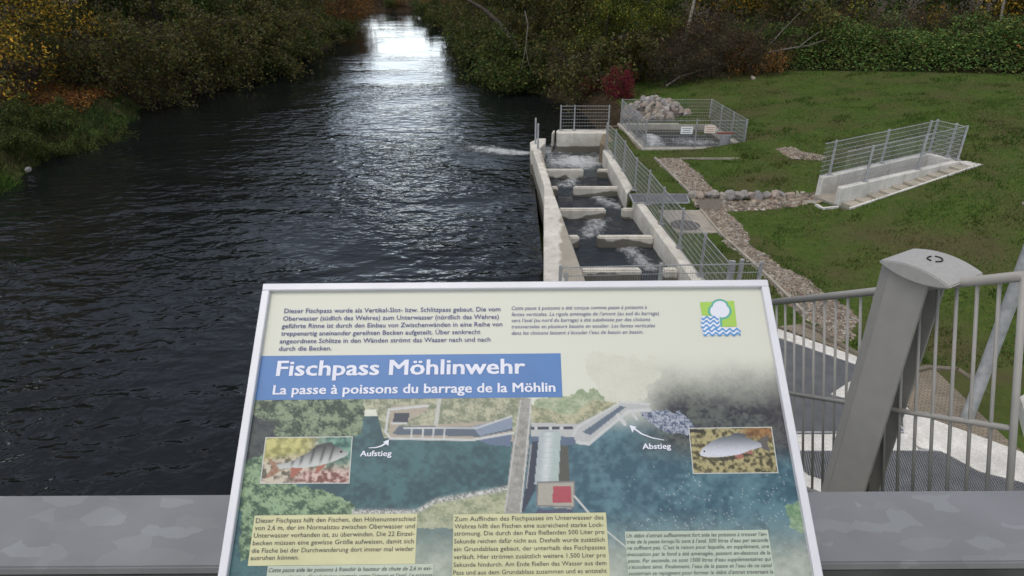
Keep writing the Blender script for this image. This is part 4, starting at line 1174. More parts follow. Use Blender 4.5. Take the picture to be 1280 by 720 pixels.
poly([(652, 498), (664, 498), (661, 560), (650, 644), (630, 644), (640, 560)], tex((132, 132, 126), (168, 166, 158), .15, 20))
line([(664, 500), (651, 640)], .8, sc((196, 196, 192))); line([(651, 500), (631, 640)], .8, sc((186, 186, 182)))
poly([(665, 552), (676, 552), (669, 612), (655, 640), (652, 640)], sc((52, 60, 76)))
line([(664, 556), (658, 610)], .7, sc((170, 172, 174)))
poly([(701, 556), (710, 558), (712, 604), (698, 604)], sc((82, 84, 76)))
poly([(674, 541), (678, 538), (696, 538), (701, 542), (698, 605), (668, 605)], sc((166, 176, 178)))
blend(np.exp(-((IX - (686 - (IY - 540) * .07)) / 5.5) ** 2) * inpoly(IX, IY, [(674, 541), (701, 541), (698, 605), (668, 605)]) * .8, sc((206, 211, 210)))
blend(inpoly(IX, IY, [(691, 538), (701, 542), (698, 605), (689, 605)]) * .45, sc((168, 190, 176)))
for k in range(9): line([(674 - k * .55, 546 + k * 6.5), (700 - k * .2, 546 + k * 6.5)], .2, sc((168, 177, 177)))
poly([(672, 603), (718, 602), (719, 632), (714, 636), (670, 633)], sc((166, 162, 150)))
line([(672, 603), (718, 602), (718, 634), (671, 632), (672, 603)], .9, sc((112, 112, 114)))
poly([(691, 608), (713, 607), (714, 628), (691, 628)], sc((168, 76, 86)))
poly([(672, 636), (716, 637), (716, 648), (664, 650)], sc((76, 80, 104)))
line([(718, 620), (748, 655)], 1.2, sc((196, 196, 190)))
# glitter on the right-hand water
gl = (hnoise(3) > .975) * smooth(560, 600, IY) * smooth(760, 800, IX) * (fnoise(IX, IY, .03, 21) > .48)
blend(gl * .6, sc((200, 206, 210)))
poly([(983, 632), (1005, 622), (1010, 668), (988, 660)], tex((96, 130, 96), (150, 176, 140), .15, 22, 1.6), jit=8, seed=20)
# lower third fades to a pale ground
blend(smooth(628, 712, IY) * smooth(300, 520, IX) * (1 - .45 * smooth(600, 700, IX) * (1 - smooth(650, 700, IY))) * .8, tex((158, 166, 150), (190, 194, 178), .03, 23))
line([(748, 655), (790, 690)], .8, sc((196, 198, 188)))
grain = .90 + .20 * fnoise(IX, IY, .55, 91, 2)
img = np.where(((IY > 500) | (wd > .2))[..., None], img * grain[..., None], img)
n_ = len(pu)
i_ = (np.arange(len(pv) - 1)[:, None] * n_ + np.arange(n_ - 1)[None, :]).ravel()
pan = mesh_np('print_panel', np.stack([U.ravel(), -Vv.ravel(), np.zeros(U.size)], 1), np.stack([i_, i_ + n_, i_ + n_ + 1, i_ + 1], 1), 4, M['print'], parent=board, col=img.reshape(-1, 3))

# flat printed fields
def field(name, px, col, z, label=None, noise=None):
    pts = [uv(*q) for q in px]
    m_ = noise or noise_mat(name + '_print', tuple(sc(col) * .96), tuple(sc(col) * 1.03), 14, .45, spec=.4)
    mb = MB().add([(u, -v, z) for u, v in pts], [tuple(range(len(pts)))])
    me = bpy.data.meshes.new(name); me.from_pydata(mb.v, [], mb.f); me.update(); me.materials.append(m_)
    o = bpy.data.objects.new(name, me); COL.objects.link(o); o.parent = board
    me.flip_normals() if me.polygons[0].normal.z < 0 else None
    if label: o['label'] = label
    return o
def rect_uv(px_tl, px_br):
    (u0, v0), (u1, v1) = uv(*px_tl), uv(*px_br); return u0, v0, u1, v1
u0, v0 = uv(321, 446)[0], uv(500, 443.5)[1]; u1, v1 = uv(702, 470)[0], uv(500, 498.5)[1]
def uvfield(name, u0, v0, u1, v1, col, z=.0004, label=None):
    m_ = noise_mat(name + '_print', tuple(sc(col) * .95), tuple(np.clip(sc(col) * 1.05, 0, 1)), 14, .45, spec=.4)
    me = bpy.data.meshes.new(name); me.from_pydata([(u0, -v0, z), (u0, -v1, z), (u1, -v1, z), (u1, -v0, z)], [], [(0, 1, 2, 3)]); me.update(); me.materials.append(m_)
    o = bpy.data.objects.new(name, me); COL.objects.link(o); o.parent = board
    if label: o['label'] = label
    return o
uvfield('title_band', fw, v0, u1, v1, (82, 126, 182), label='blue title band')

def text_block(name, lines, mat, z=.0012, bold=0, shear=0, label=None):
    """lines: (text, px_left, px_right, py_baseline, px height of a capital) measured in the photo; each fitted to its width"""
    V, Fs = [], []
    for (s, xa, xb, yb_, caph) in lines:
        cu = bpy.data.curves.new('t', 'FONT'); cu.body = s; cu.size = 1; cu.shear = shear; cu.resolution_u = 2
        to = bpy.data.objects.new('t', cu); COL.objects.link(to)
        dg = bpy.context.evaluated_depsgraph_get(); dg.update()
        me = bpy.data.meshes.new_from_object(to.evaluated_get(dg))
        co = np.zeros(len(me.vertices) * 3); me.vertices.foreach_get('co', co); co = co.reshape(-1, 3)
        pol = [tuple(p.vertices) for p in me.polygons]
        COL.objects.unlink(to); bpy.data.objects.remove(to); bpy.data.curves.remove(cu); bpy.data.meshes.remove(me)
        (ua, va), (ub, vb) = uv(xa, yb_), uv(xb, yb_)
        vm = (va + vb) / 2
        capv = vm - uv((xa + xb) / 2, yb_ - caph)[1]
        x0, x1 = co[:, 0].min(), co[:, 0].max()
        sx, sy = (ub - ua) / (x1 - x0), capv / .69
        b0 = len(V)
        for j, (ox, oy) in enumerate(((0, 0),) if not bold else ((-bold, bold * .5), (bold, -bold * .5), (-bold, -bold * .5), (bold, bold * .5), (0, 0))):
            b0 = len(V)
            for q in co: V.append((ua + (q[0] + ox - x0) * sx, -vm + (q[1] + oy) * sy, z + j * 4e-5))
            Fs += [tuple(b0 + i for i in f) for f in pol]
    me = bpy.data.meshes.new(name); me.from_pydata(V, [], Fs); me.update(); me.materials.append(mat)
    o = bpy.data.objects.new(name, me); COL.objects.link(o); o.parent = board
    if label: o['label'] = label
    return o
text_block('title_lettering', [('Fischpass Möhlinwehr', 346, 656, 468.5, 18.5)], M['ink_white'], bold=.022)
text_block('subtitle_lettering', [('La passe à poissons du barrage de la Möhlin', 341.5, 694, 491.5, 11.5)], M['ink_white'], bold=.022)
text_block('german_paragraph', [
    ('Dieser Fischpass wurde als Vertikal-Slot- bzw. Schlitzpass gebaut. Die vom', 355.5, 625.5, 390.5, 5.6),
    ('Oberwasser (südlich des Wehres) zum Unterwasser (nördlich des Wehres)', 354, 623.5, 400, 5.6),
    ('geführte Rinne ist durch den Einbau von Zwischenwänden in eine Reihe von', 352.5, 628, 409.3, 5.6),
    ('treppenartig aneinander gereihten Becken aufgeteilt. Über senkrecht', 351.5, 600.5, 418.8, 5.6),
    ('angeordnete Schlitze in den Wänden strömt das Wasser nach und nach', 349.8, 613, 428.3, 5.6),
    ('durch die Becken.', 348.5, 414.3, 438.5, 5.6)], M['ink_blue'], bold=.008)
text_block('french_paragraph', [
    ('Cette passe à poissons a été conçue comme passe à poissons à', 639.5, 808.5, 387, 4.6),
    ('fentes verticales. La rigole aménagée de l’amont (au sud du barrage)', 639.5, 824, 394.7, 4.6),
    ('vers l’aval (au nord du barrage) a été subdivisée par des cloisons', 639.5, 813, 402.3, 4.6),
    ('transversales en plusieurs bassins en escalier. Les fentes verticales', 639.5, 819, 410, 4.6),
    ('dans les cloisons laissent s’écouler l’eau de bassin en bassin.', 639.5, 804, 418, 4.6)], M['ink_blue'], shear=.25, bold=0)
def textbox(name, tl, tr_x, bottom_v, col):
    a = uv(*tl); b = uv(tr_x, tl[1]); return uvfield(name, a[0], a[1], b[0], bottom_v, col)
vb1 = uv(420, 706)[1]
textbox('german_text_box', (318.5, 644.5), 521.5, vb1, (206, 204, 160))
textbox('german_text_box', (567, 643), 757.5, BH - .03, (204, 203, 160))
textbox('french_text_box', (335, 707.5), 541.5, BH - .03, (186, 196, 178))
textbox('french_text_box', (781, 664.5), 960, BH - .03, (184, 196, 178))
text_block('german_paragraph', [
    ('Dieser Fischpass hilft den Fischen, den Höhenunterschied', 320, 519, 652.5, 5.8),
    ('von 2,6 m, der im Normalstau zwischen Oberwasser und', 318.8, 518.6, 661.6, 5.8),
    ('Unterwasser vorhanden ist, zu überwinden. Die 22 Einzel-', 317.4, 518, 671, 5.8),
    ('becken müssen eine gewisse Größe aufweisen, damit sich', 316.2, 517.3, 680.4, 5.8),
    ('die Fische bei der Durchwanderung dort immer mal wieder', 314.8, 517, 690, 5.8),
    ('ausruhen können.', 313.2, 373.5, 699.8, 5.8)], M['ink_dark'], bold=0)
text_block('german_paragraph', [
    ('Zum Auffinden des Fischpasses im Unterwasser des', 568, 754.5, 650.5, 5.6),
    ('Wehres hilft den Fischen eine ausreichend starke Lock-', 568, 754.5, 659.7, 5.6),
    ('strömung. Die durch den Pass fließenden 500 Liter pro', 567.8, 755.6, 668.6, 5.6),
    ('Sekunde reichen dafür nicht aus. Deshalb wurde zusätzlich', 567.6, 756, 678.3, 5.6),
    ('ein Grundablass gebaut, der unterhalb des Fischpasses', 567.2, 756.8, 688, 5.6),
    ('verläuft. Hier strömen zusätzlich weitere 1.500 Liter pro', 567, 757.2, 697.8, 5.6),
    ('Sekunde hindurch. Am Ende fließen das Wasser aus dem', 566.8, 758, 707.6, 5.6),
    ('Pass und aus dem Grundablass zusammen und es entsteht', 566.6, 758.6, 717.3, 5.6)], M['ink_dark'], bold=0)
text_block('french_paragraph', [
    ('Cette passe aide les poissons à franchir la hauteur de chute de 2,6 m exi-', 336, 539.5, 714, 5.2),
    ('stant en situation d’exploitation normale entre l’amont et l’aval. Le poisson', 334.8, 540, 722.5, 5.2)], M['ink_dark'], shear=.25, bold=0)
text_block('french_paragraph', [
    ('Un débit d’attrait suffisamment fort aide les poissons à trouver l’en-', 783, 959, 671, 4.9),
    ('trée de la passe lorsqu’ils sont à l’aval. 500 litres d’eau par seconde', 783.3, 960.3, 678.5, 4.9),
    ('ne suffisent pas. C’est la raison pour laquelle, en supplément, une', 783.6, 961.5, 686.2, 4.9),
    ('évacuation par le fond a été aménagée, passant en-dessous de la', 784, 962.8, 694.2, 4.9),
    ('passe. Par seconde, ce sont 1500 litres d’eau supplémentaires qui', 784.4, 964, 702.2, 4.9),
    ('s’écoulent ainsi. Finalement, l’eau de la passe et l’eau de ce canal', 785, 965.4, 710, 4.9),
    ('souterrain se rejoignent pour former le débit d’attrait traversant la', 785.5, 966.5, 718, 4.9)], M['ink_dark'], shear=.25, bold=0)
text_block('map_lettering', [('Aufstieg', 450.3, 489.3, 570.3, 6.8)], M['ink_white'], bold=.022)
text_block('map_lettering', [('Abstieg', 803.3, 838.5, 561.3, 6.8)], M['ink_white'], bold=.022)
def arrow(pts, head, w):
    q = [uv(*p) for p in pts]; V, Fs = [], []
    for i, (u, v) in enumerate(q):
        a, b = q[max(0, i - 1)], q[min(len(q) - 1, i + 1)]; dx, dy = b[0] - a[0], b[1] - a[1]; L_ = math.hypot(dx, dy)
        k = w * (.35 + .65 * i / (len(q) - 1)) / L_
        V += [(u - dy * k, -(v + dx * k), .0012), (u + dy * k, -(v - dx * k), .0012)]
        if i: n = 2 * i; Fs.append((n - 2, n - 1, n + 1, n))
    b = len(V); V += [(*(lambda t: (t[0], -t[1]))(uv(*p)), .0012) for p in head]; Fs.append(tuple(range(b, b + len(head))))
    me = bpy.data.meshes.new('arrow'); me.from_pydata(V, [], Fs); me.update(); me.materials.append(M['ink_white'])
    o = bpy.data.objects.new('arrow', me); COL.objects.link(o); o.parent = board
arrow([(461, 560), (470, 559.6), (477, 557.5), (482, 554.5)], [(486.5, 549.5), (485.5, 557.5), (482.5, 555), (479, 552.5)], .0014)
arrow([(830, 550.3), (815, 547.5), (802, 542.5), (792, 535.5)], [(786.5, 531.5), (795.5, 533.8), (792.5, 536.2), (790.5, 541)], .0014)
# logo: green square, white crowned tree, blue waves
def flat(name, px, mat, z):
    V = [(*(lambda t: (t[0], -t[1]))(uv(*p)), z) for p in px]
    me = bpy.data.meshes.new(name); me.from_pydata(V, [], [tuple(range(len(V)))]); me.update(); me.materials.append(mat)
    o = bpy.data.objects.new(name, me); COL.objects.link(o); o.parent = lg
    return o
lg = bpy.data.objects.new('logo', None); COL.objects.link(lg); lg.parent = board; lg.empty_display_size = .05
cm = lambda n, c: noise_mat(n, tuple(sc(c) * .97), tuple(np.clip(sc(c) * 1.03, 0, 1)), 20, .45)
LG, LT, LW, LB = cm('logo_green', (166, 205, 92)), cm('logo_teal', (104, 176, 158)), cm('logo_white', (226, 228, 236)), cm('logo_blue', (88, 150, 204))
flat('green_field', [(874.5, 378), (917.5, 376), (921, 408), (880, 410)], LG, .0006)
def crown_pts(gr):
    cx, cy = 899.5, 387.5; pts = []
    for a in np.linspace(0, 2 * math.pi, 60, endpoint=False):
        r = 11.0 + 2.6 * abs(math.cos(1.5 * (a - math.pi / 2))) ** .7
        pts.append((cx + (r + gr) * 1.03 * math.cos(a), cy - (r + gr) * .92 * math.sin(a)))
    return pts
flat('crown_outline', crown_pts(1.2), LT, .0009); flat('crown', crown_pts(-1.6), LW, .0011)
flat('trunk', [(899.5, 398), (902.3, 398), (902.8, 411), (899.6, 411)], LT, .0012)
def wave(y, xa, xb, name):
    top, bot = [], []
    n = 40
    for i in range(n + 1):
        x = xa + (xb - xa) * i / n; dy = 1.6 * math.sin((x - xa) / 9.0 * 2 * math.pi)
        top.append((x, y - 1.35 + dy)); bot.append((x, y + 1.35 + dy))
    pts = top + bot[::-1]
    V = [(*(lambda t: (t[0], -t[1]))(uv(*p)), .0013) for p in pts]
    m_ = len(top)
    me = bpy.data.meshes.new(name); me.from_pydata(V, [], [(i, i + 1, 2 * m_ - 2 - i, 2 * m_ - 1 - i) for i in range(n)]); me.update(); me.materials.append(LB)
    o = bpy.data.objects.new(name, me); COL.objects.link(o); o.parent = lg
flat('wave_field', [(876, 395), (899, 396), (900, 409), (924, 410), (925, 418), (879, 420), (876, 408)], LW, .00125)
for y, xa, xb in ((398, 876.5, 898), (403, 876, 899), (408.5, 876, 899.5), (413, 878, 925.5), (418, 879, 925.5)): wave(y, xa, xb, 'wave')

# fish photographs, each a small print of its own
def fish_photo(name, quad, paint, label):
    (ua, va), (ub, vb), (uc, vc), (ud, vd) = [uv(*q) for q in quad]
    nu_, nv_ = 150, 84
    S, T = np.meshgrid(np.linspace(0, 1, nu_), np.linspace(0, 1, nv_))
    Uq = (ua * (1 - S) + ub * S) * (1 - T) + (ud * (1 - S) + uc * S) * T
    Vq = (va * (1 - S) + vb * S) * (1 - T) + (vd * (1 - S) + vc * S) * T
    c = paint(S, T)
    bd = (S < .012) | (S > .988) | (T < .02) | (T > .98)
    c[bd] = sc((196, 200, 196))
    i2 = (np.arange(nv_ - 1)[:, None] * nu_ + np.arange(nu_ - 1)[None, :]).ravel()
    o = mesh_np(name, np.stack([Uq.ravel(), -Vq.ravel(), np.full(Uq.size, .0007)], 1), np.stack([i2, i2 + nu_, i2 + nu_ + 1, i2 + 1], 1), 4, M['print'], parent=board, col=c.reshape(-1, 3))
    o['label'] = label
def mixc(c, m_, col): m_ = np.clip(m_, 0, 1)[..., None]; return c * (1 - m_) + np.asarray(col) * m_
def tx(S, T, c0, c1, s, seed, sharp=1.5):
    n = np.clip((fnoise(S * 1.8, T, s, seed, 4) - .5) * 2 * sharp + .5, 0, 1)[..., None]; return sc(c0) * (1 - n) + sc(c1) * n
def perch(S, T):
    c = tx(S, T, (92, 88, 74), (196, 186, 166), 14, 1, 2)
    m_ = (smooth(.55, .3, T + .25 * (S - .3)) * smooth(.7, .4, S))[..., None]; c = c * (1 - m_) + tx(S, T, (140, 140, 80), (196, 190, 124), 10, 2) * m_
    m_ = (smooth(.5, .75, S) * smooth(.8, .4, T))[..., None]; c = c * (1 - m_) + tx(S, T, (48, 92, 84), (120, 160, 142), 10, 3) * m_
    m_ = (smooth(.62, .8, T) * smooth(.25, .5, S))[..., None]; c = c * (1 - m_) + tx(S, T, (120, 76, 66), (206, 180, 170), 16, 4, 2) * m_
    fins = inpoly(S, T, [(.05, .45), (.22, .62), (.30, .62), (.12, .85), (.04, .9), (.12, .66)]); c = mixc(c, fins * .8, sc((150, 106, 82)))
    for pl in ([(.33, .66), (.47, .66), (.36, .88), (.33, .85)], [(.62, .60), (.73, .58), (.64, .78), (.61, .8)]): c = mixc(c, inpoly(S, T, pl) * 1., sc((160, 98, 82)))
    c = mixc(c, inpoly(S, T, [(.53, .30), (.60, .18), (.76, .12), (.82, .24)]) * 1., sc((66, 68, 72)))
    body = inpoly(S, T, [(.16, .60), (.32, .54), (.45, .40), (.56, .28), (.72, .20), (.86, .24), (.97, .36), (.93, .43), (.80, .54), (.66, .62), (.48, .67), (.32, .66), (.2, .70)])
    g = smooth(.25, .62, T + .28 * (S - .55))[..., None]; bc = sc((84, 86, 84)) * (1 - g) + sc((190, 194, 190)) * g
    st = np.zeros(S.shape)
    for x in (.36, .45, .56, .67, .77): st = np.maximum(st, np.exp(-((S - x + .12 * (T - .4)) / .017) ** 2) * smooth(.66, .5, T + .2 * (S - .5)))
    bc = bc * (1 - .75 * st[..., None]) + sc((40, 42, 46)) * .75 * st[..., None]
    c = np.where(body[..., None], bc, c)
    c = mixc(c, (np.hypot((S - .88), (T - .33) * .56) < .016) * 1., sc((30, 30, 30)))
    return c
def roach(S, T):
    c = tx(S, T, (74, 70, 48), (170, 160, 116), 15, 11, 1.8)
    m_ = (smooth(.55, .75, S) * smooth(.35, .15, T))[..., None]; c = c * (1 - m_) + tx(S, T, (100, 70, 44), (160, 120, 76), 12, 12) * m_
    c = mixc(c, inpoly(S, T, [(.0, .02), (.18, .05), (.2, .12), (.0, .1)]) * 1., sc((54, 50, 44)))
    c = mixc(c, inpoly(S, T, [(.08, .6), (.2, .66), (.5, .64), (.66, .58), (.62, .66), (.4, .73), (.2, .72)]) * .8, sc((44, 44, 40)))
    c = mixc(c, inpoly(S, T, [(.78, .32), (.96, .16), (.92, .36), (.94, .56), (.84, .46)]) * 1., sc((96, 92, 88)))
    c = mixc(c, inpoly(S, T, [(.46, .22), (.54, .12), (.66, .14), (.68, .24)]) * 1., sc((90, 92, 98)))
    for pl in ([(.50, .62), (.60, .56), (.62, .66), (.56, .70)], [(.62, .56), (.72, .50), (.74, .6)]): c = mixc(c, inpoly(S, T, pl) * 1., sc((158, 104, 90)))
    body = inpoly(S, T, [(.10, .57), (.14, .46), (.26, .30), (.40, .20), (.56, .18), (.70, .24), (.84, .36), (.85, .44), (.72, .50), (.56, .60), (.38, .64), (.20, .64), (.12, .62)])
    g = smooth(.18, .6, T)[..., None]; bc = (sc((100, 108, 112)) * (1 - g) + sc((206, 208, 216)) * g) * (.9 + .2 * fnoise(S * 2, T, 30, 13)[..., None])
    c = np.where(body[..., None], bc, c)
    c = mixc(c, (np.hypot((S - .16), (T - .52) * .56) < .012) * 1., sc((30, 30, 30)))
    return c
fish_photo('fish_photo', [(332, 546.5), (441, 545.5), (437, 604.5), (325, 605)], perch, 'print of a striped perch with red fins on gravel')
fish_photo('fish_photo', [(860.5, 535), (964.5, 533.5), (973, 591.5), (866, 592.5)], roach, 'print of a silver grey fish over stones')

# ------------------------------------------------------------------ vegetation
def tubes_np(paths, n=4):
    """paths: list of (pts(k,3), radii(k)); returns V,F quads"""
    Vs, Fs, b = [], [], 0
    for pts, rad in paths:
        k = len(pts); d = np.gradient(pts, axis=0); d /= np.linalg.norm(d, axis=1, keepdims=True) + 1e-9
        ref = np.where(np.abs(d[:, 2:3]) > .9, np.array([[1., 0, 0]]), np.array([[0, 0, 1.]]))
        x = np.cross(d, ref); x /= np.linalg.norm(x, axis=1, keepdims=True) + 1e-9; y = np.cross(x, d)
        a = np.arange(n) * 2 * np.pi / n
        ring = pts[:, None] + (x[:, None] * np.cos(a)[None, :, None] + y[:, None] * np.sin(a)[None, :, None]) * np.asarray(rad)[:, None, None]
        Vs.append(ring.reshape(-1, 3))
        i = (np.arange(k - 1)[:, None] * n + np.arange(n)[None]); j = (np.arange(k - 1)[:, None] * n + (np.arange(n)[None] + 1) % n)
        Fs.append(np.stack([i, j, j + n, i + n], -1).reshape(-1, 4) + b); b += k * n
    return np.concatenate(Vs), np.concatenate(Fs)
def path(r, p, d, L, k=5, droop=0, wob=.18):
    pts = [np.array(p, float)]; d = np.array(d, float); d /= np.linalg.norm(d)
    for i in range(k):
        d = d + r.normal(0, wob, 3) + np.array([0, 0, -droop]); d /= np.linalg.norm(d)
        pts.append(pts[-1] + d * L / k)
    return np.array(pts), d
def leaves_np(r, c, size, pal, asp=.55, flat_=0.0):
    n = len(c)
    nrm_ = r.normal(0, 1, (n, 3)); nrm_[:, 2] += flat_; nrm_ /= np.linalg.norm(nrm_, axis=1, keepdims=True)
    t = r.normal(0, 1, (n, 3)); t -= (t * nrm_).sum(1, keepdims=True) * nrm_; t /= np.linalg.norm(t, axis=1, keepdims=True)
    bt = np.cross(nrm_, t); s = size * r.uniform(.6, 1.35, (n, 1))
    V = np.stack([c - t * s * .5, c + bt * s * asp * .5, c + t * s * .5, c - bt * s * asp * .5], 1)
    F = np.arange(n * 4).reshape(n, 4)
    pal = np.array(pal); cc = pal[r.integers(0, len(pal), n)] * r.uniform(.65, 1.3, (n, 1))
    return V.reshape(-1, 3), F, np.repeat(cc, 4, 0)
PROTOS = {}
def proto(kind, seed, h, spread, trunk_r, n_stem, n_limb, lo, droop, n_leaf, leaf, pal, bark='bark', up=.5, sub=5, tw=4, spreadleaf=.25, flat_=0):
    r = np.random.default_rng(seed)
    paths, tips = [], []
    for s in range(n_stem):
        lean = r.normal(0, .12 if n_stem == 1 else .5, 2)
        tr, d = path(r, (r.normal(0, .15 * (n_stem > 1)), r.normal(0, .15 * (n_stem > 1)), -.3), (lean[0], lean[1], 1), h * r.uniform(.8, 1) * (1 if n_stem == 1 else .8), 8, 0.0 if n_stem == 1 else droop * .4, .07 if n_stem == 1 else .14)
        paths.append((tr, np.linspace(trunk_r, trunk_r * .15, len(tr))))
        for l in range(n_limb):
            t = lo + (1 - lo) * (l + r.random()) / n_limb
            f = t * (len(tr) - 1); i = min(int(f), len(tr) - 2); p0 = tr[i] + (tr[i + 1] - tr[i]) * (f - i)
            az = r.uniform(0, 6.283); env = math.sin(math.pi * min(1, .25 + .72 * t)) ** .8
            L_ = spread * env * r.uniform(.65, 1.1)
            lm, d2 = path(r, p0, (math.cos(az), math.sin(az), up * r.uniform(.3, 1.5)), L_, 6, droop, .16)
            paths.append((lm, np.linspace(trunk_r * .33, trunk_r * .05, len(lm))))
            for sb in range(sub):
                k = r.integers(1, len(lm)); q0 = lm[k]
                az2 = az + r.normal(0, .9)
                sbp, d3 = path(r, q0, (math.cos(az2), math.sin(az2), r.normal(.15, .5)), L_ * r.uniform(.3, .5), 4, droop * 1.3, .22)
                paths.append((sbp, np.linspace(trunk_r * .11, trunk_r * .03, len(sbp))))
                for w in range(tw):
                    k2 = r.integers(1, len(sbp))
                    twp, _ = path(r, sbp[k2], r.normal(0, 1, 3) + np.array([math.cos(az2), math.sin(az2), 0]) * .8, L_ * r.uniform(.14, .26), 3, droop * 1.6, .25)
                    paths.append((twp, np.linspace(max(.006, trunk_r * .04), .004, len(twp))))
                    tips.append(twp[1:])
    V, F = tubes_np(paths, 4)
    wood = mesh_np('branches', V, F, 4, M[bark])
    tp_ = np.concatenate(tips)
    if n_leaf:
        c = tp_[r.integers(0, len(tp_), n_leaf)] + r.normal(0, spreadleaf, (n_leaf, 3))
        LV, LF, LC = leaves_np(r, c, leaf, pal, flat_=flat_)
        lv = mesh_np('crown', LV, LF, 4, M['leaf'], col=LC)
    else: lv = None
    PROTOS[kind] = (wood, lv)
    for o in (wood, lv):
        if o: COL.objects.unlink(o)
def plant(kind, name, x, y, s, rot, label, cat, group, zoff=0, sz=None, tilt=(0, 0)):
    w, l = PROTOS[kind]
    o = empty(name, (x, y, float(ground_h(x, y)) + zoff), label, cat, group)
    o.rotation_euler = (tilt[0], tilt[1], rot); o.scale = (s, s, sz or s)
    for src, nm in ((w, 'trunk' if cat == 'tree' else 'branches'), (l, 'crown' if cat == 'tree' else 'foliage')):
        if src:
            c = src.copy(); COL.objects.link(c); c.parent = o; c.name = nm
    return o
OLIVE = [(.050, .060, .014), (.066, .066, .016), (.038, .050, .013), (.085, .070, .016), (.06, .045, .015)]
GREEN = [(.028, .058, .012), (.040, .070, .014), (.055, .080, .015), (.026, .044, .012), (.085, .085, .015)]
YELL = [(.34, .22, .02), (.26, .17, .02), (.20, .15, .02), (.38, .20, .02), (.12, .10, .02)]
BROWN = [(.075, .042, .022), (.06, .038, .022), (.09, .055, .025), (.045, .035, .02)]
ORNG = [(.20, .085, .02), (.15, .075, .02), (.11, .07, .025), (.07, .055, .02)]
YGR = [(.14, .145, .018), (.10, .115, .018), (.18, .155, .018), (.06, .08, .016)]
RED = [(.13, .012, .022), (.09, .012, .018), (.16, .016, .028), (.06, .014, .014)]
proto('olive_tree', 1, 13, 4.4, .16, 1, 22, .05, .05, 15000, .21, OLIVE)
proto('green_tree', 2, 15, 4.6, .18, 1, 24, .04, .05, 17000, .23, GREEN)
proto('yellow_tree', 3, 10, 4.2, .15, 1, 15, .05, .06, 8500, .17, YELL + OLIVE[:2])
proto('willow', 4, 6.5, 4.0, .09, 5, 7, .1, .16, 12000, .18, OLIVE + [(.07, .06, .035)], sub=5, tw=4, spreadleaf=.18)
proto('thicket', 5, 4.6, 2.4, .05, 7, 7, .05, .03, 2600, .10, BROWN + OLIVE[:1], sub=5, tw=4, up=1.0, spreadleaf=.12)
proto('orange_shrub', 6, 4.2, 2.4, .06, 5, 6, .05, .05, 5000, .15, ORNG)
proto('ygreen_tree', 7, 11, 2.6, .14, 1, 20, .03, .10, 11000, .16, YGR + GREEN[:2], spreadleaf=.3)
proto('red_shrub', 8, 2.6, 1.3, .035, 6, 5, .05, .03, 6500, .10, RED, spreadleaf=.13)
proto('green_shrub', 9, 3.4, 2.3, .05, 6, 6, .03, .06, 9000, .17, GREEN + OLIVE[:2], spreadleaf=.16)
proto('bare_tree', 10, 12, 3.4, .13, 1, 16, .12, .0, 900, .12, BROWN, bark='pale_bark', up=1.1)
rr = random.Random(21)
def leftbank(kind, name, offs, ys, s0, s1, label, cat, group, sz=(1, 1)):
    for y in ys:
        yy = y + rr.uniform(-1.2, 1.2); x = float(xl(yy)) - offs + rr.uniform(-.8, .8)
        s = rr.uniform(s0, s1)
        plant(kind, name, x, yy, s, rr.uniform(0, 6.28), label, cat, group, sz=s * rr.uniform(*sz))
def rightbank(kind, name, offs, ys, s0, s1, label, cat, group, sz=(1, 1)):
    for y in ys:
        yy = y + rr.uniform(-1.2, 1.2); x = float(xr(yy)) + offs + rr.uniform(-.8, .8)
        s = rr.uniform(s0, s1)
        plant(kind, name, x, yy, s, rr.uniform(0, 6.28), label, cat, group, sz=s * rr.uniform(*sz))
# left bank, from the near edge of the photo to the far bend
for (x, y, s) in [(-24.5, 31.5, .95), (-28, 35, 1.05), (-23.5, 36, .8)]:
    plant('yellow_tree', 'yellow_leaved_tree', x, y, s, rr.uniform(0, 6), 'yellow leaved autumn tree at the far left of the river bank', 'tree', 'yellow trees on the left bank')
leftbank('thicket', 'bare_thicket', 4.5, [30, 33, 37, 41, 45, 49], .8, 1.1, 'brown twiggy thicket at the foot of the left bank trees', 'shrub', 'thickets on the left bank')
leftbank('willow', 'willow_bush', 1.6, [36.5, 41, 45.5, 50, 55, 60], .8, 1.05, 'grey olive willow bush bending over the left waterline', 'shrub', 'willow bushes on the left bank')
leftbank('green_shrub', 'green_shrub', 1.2, [47, 52, 58, 64, 71], .9, 1.2, 'dense green shrub hanging over the left waterline', 'shrub', 'green shrubs on the left bank')
leftbank('green_tree', 'green_tree', 5.5, [46, 54, 62, 70, 80, 92], .75, .95, 'broad dark green tree in the wood on the left bank', 'tree', 'green trees on the left bank')
leftbank('olive_tree', 'olive_tree', 7, [38, 43, 50, 58, 66, 76, 88, 100], .8, 1.05, 'olive brown tree in the wood on the left bank', 'tree', 'olive trees on the left bank')
leftbank('orange_shrub', 'orange_shrub', 1.6, [80, 88, 96, 106], 1.1, 1.5, 'orange brown shrub where the river bends on the left', 'shrub', 'orange shrubs on the left bank')
leftbank('olive_tree', 'olive_tree', 14, [26, 33, 40, 48, 57, 67], .9, 1.15, 'olive brown tree in the wood on the left bank', 'tree', 'olive trees on the left bank')
leftbank('bare_tree', 'bare_tree', 3, [84, 100, 116], .7, .9, 'slim bare tree by the far left bend of the river', 'tree', 'bare trees at the river bend')
for (px, py, s) in [(12, 196, .42), (48, 186, .36), (88, 176, .4), (122, 166, .38), (24, 176, .45), (150, 158, .42), (70, 168, .45)]:
    g = P(px, py, .4); plant('green_shrub', 'bank_bush', g.x, g.y, s, rr.uniform(0, 6), 'low leafy bush among the grass on the near left bank', 'shrub', 'low bushes on the near left bank')
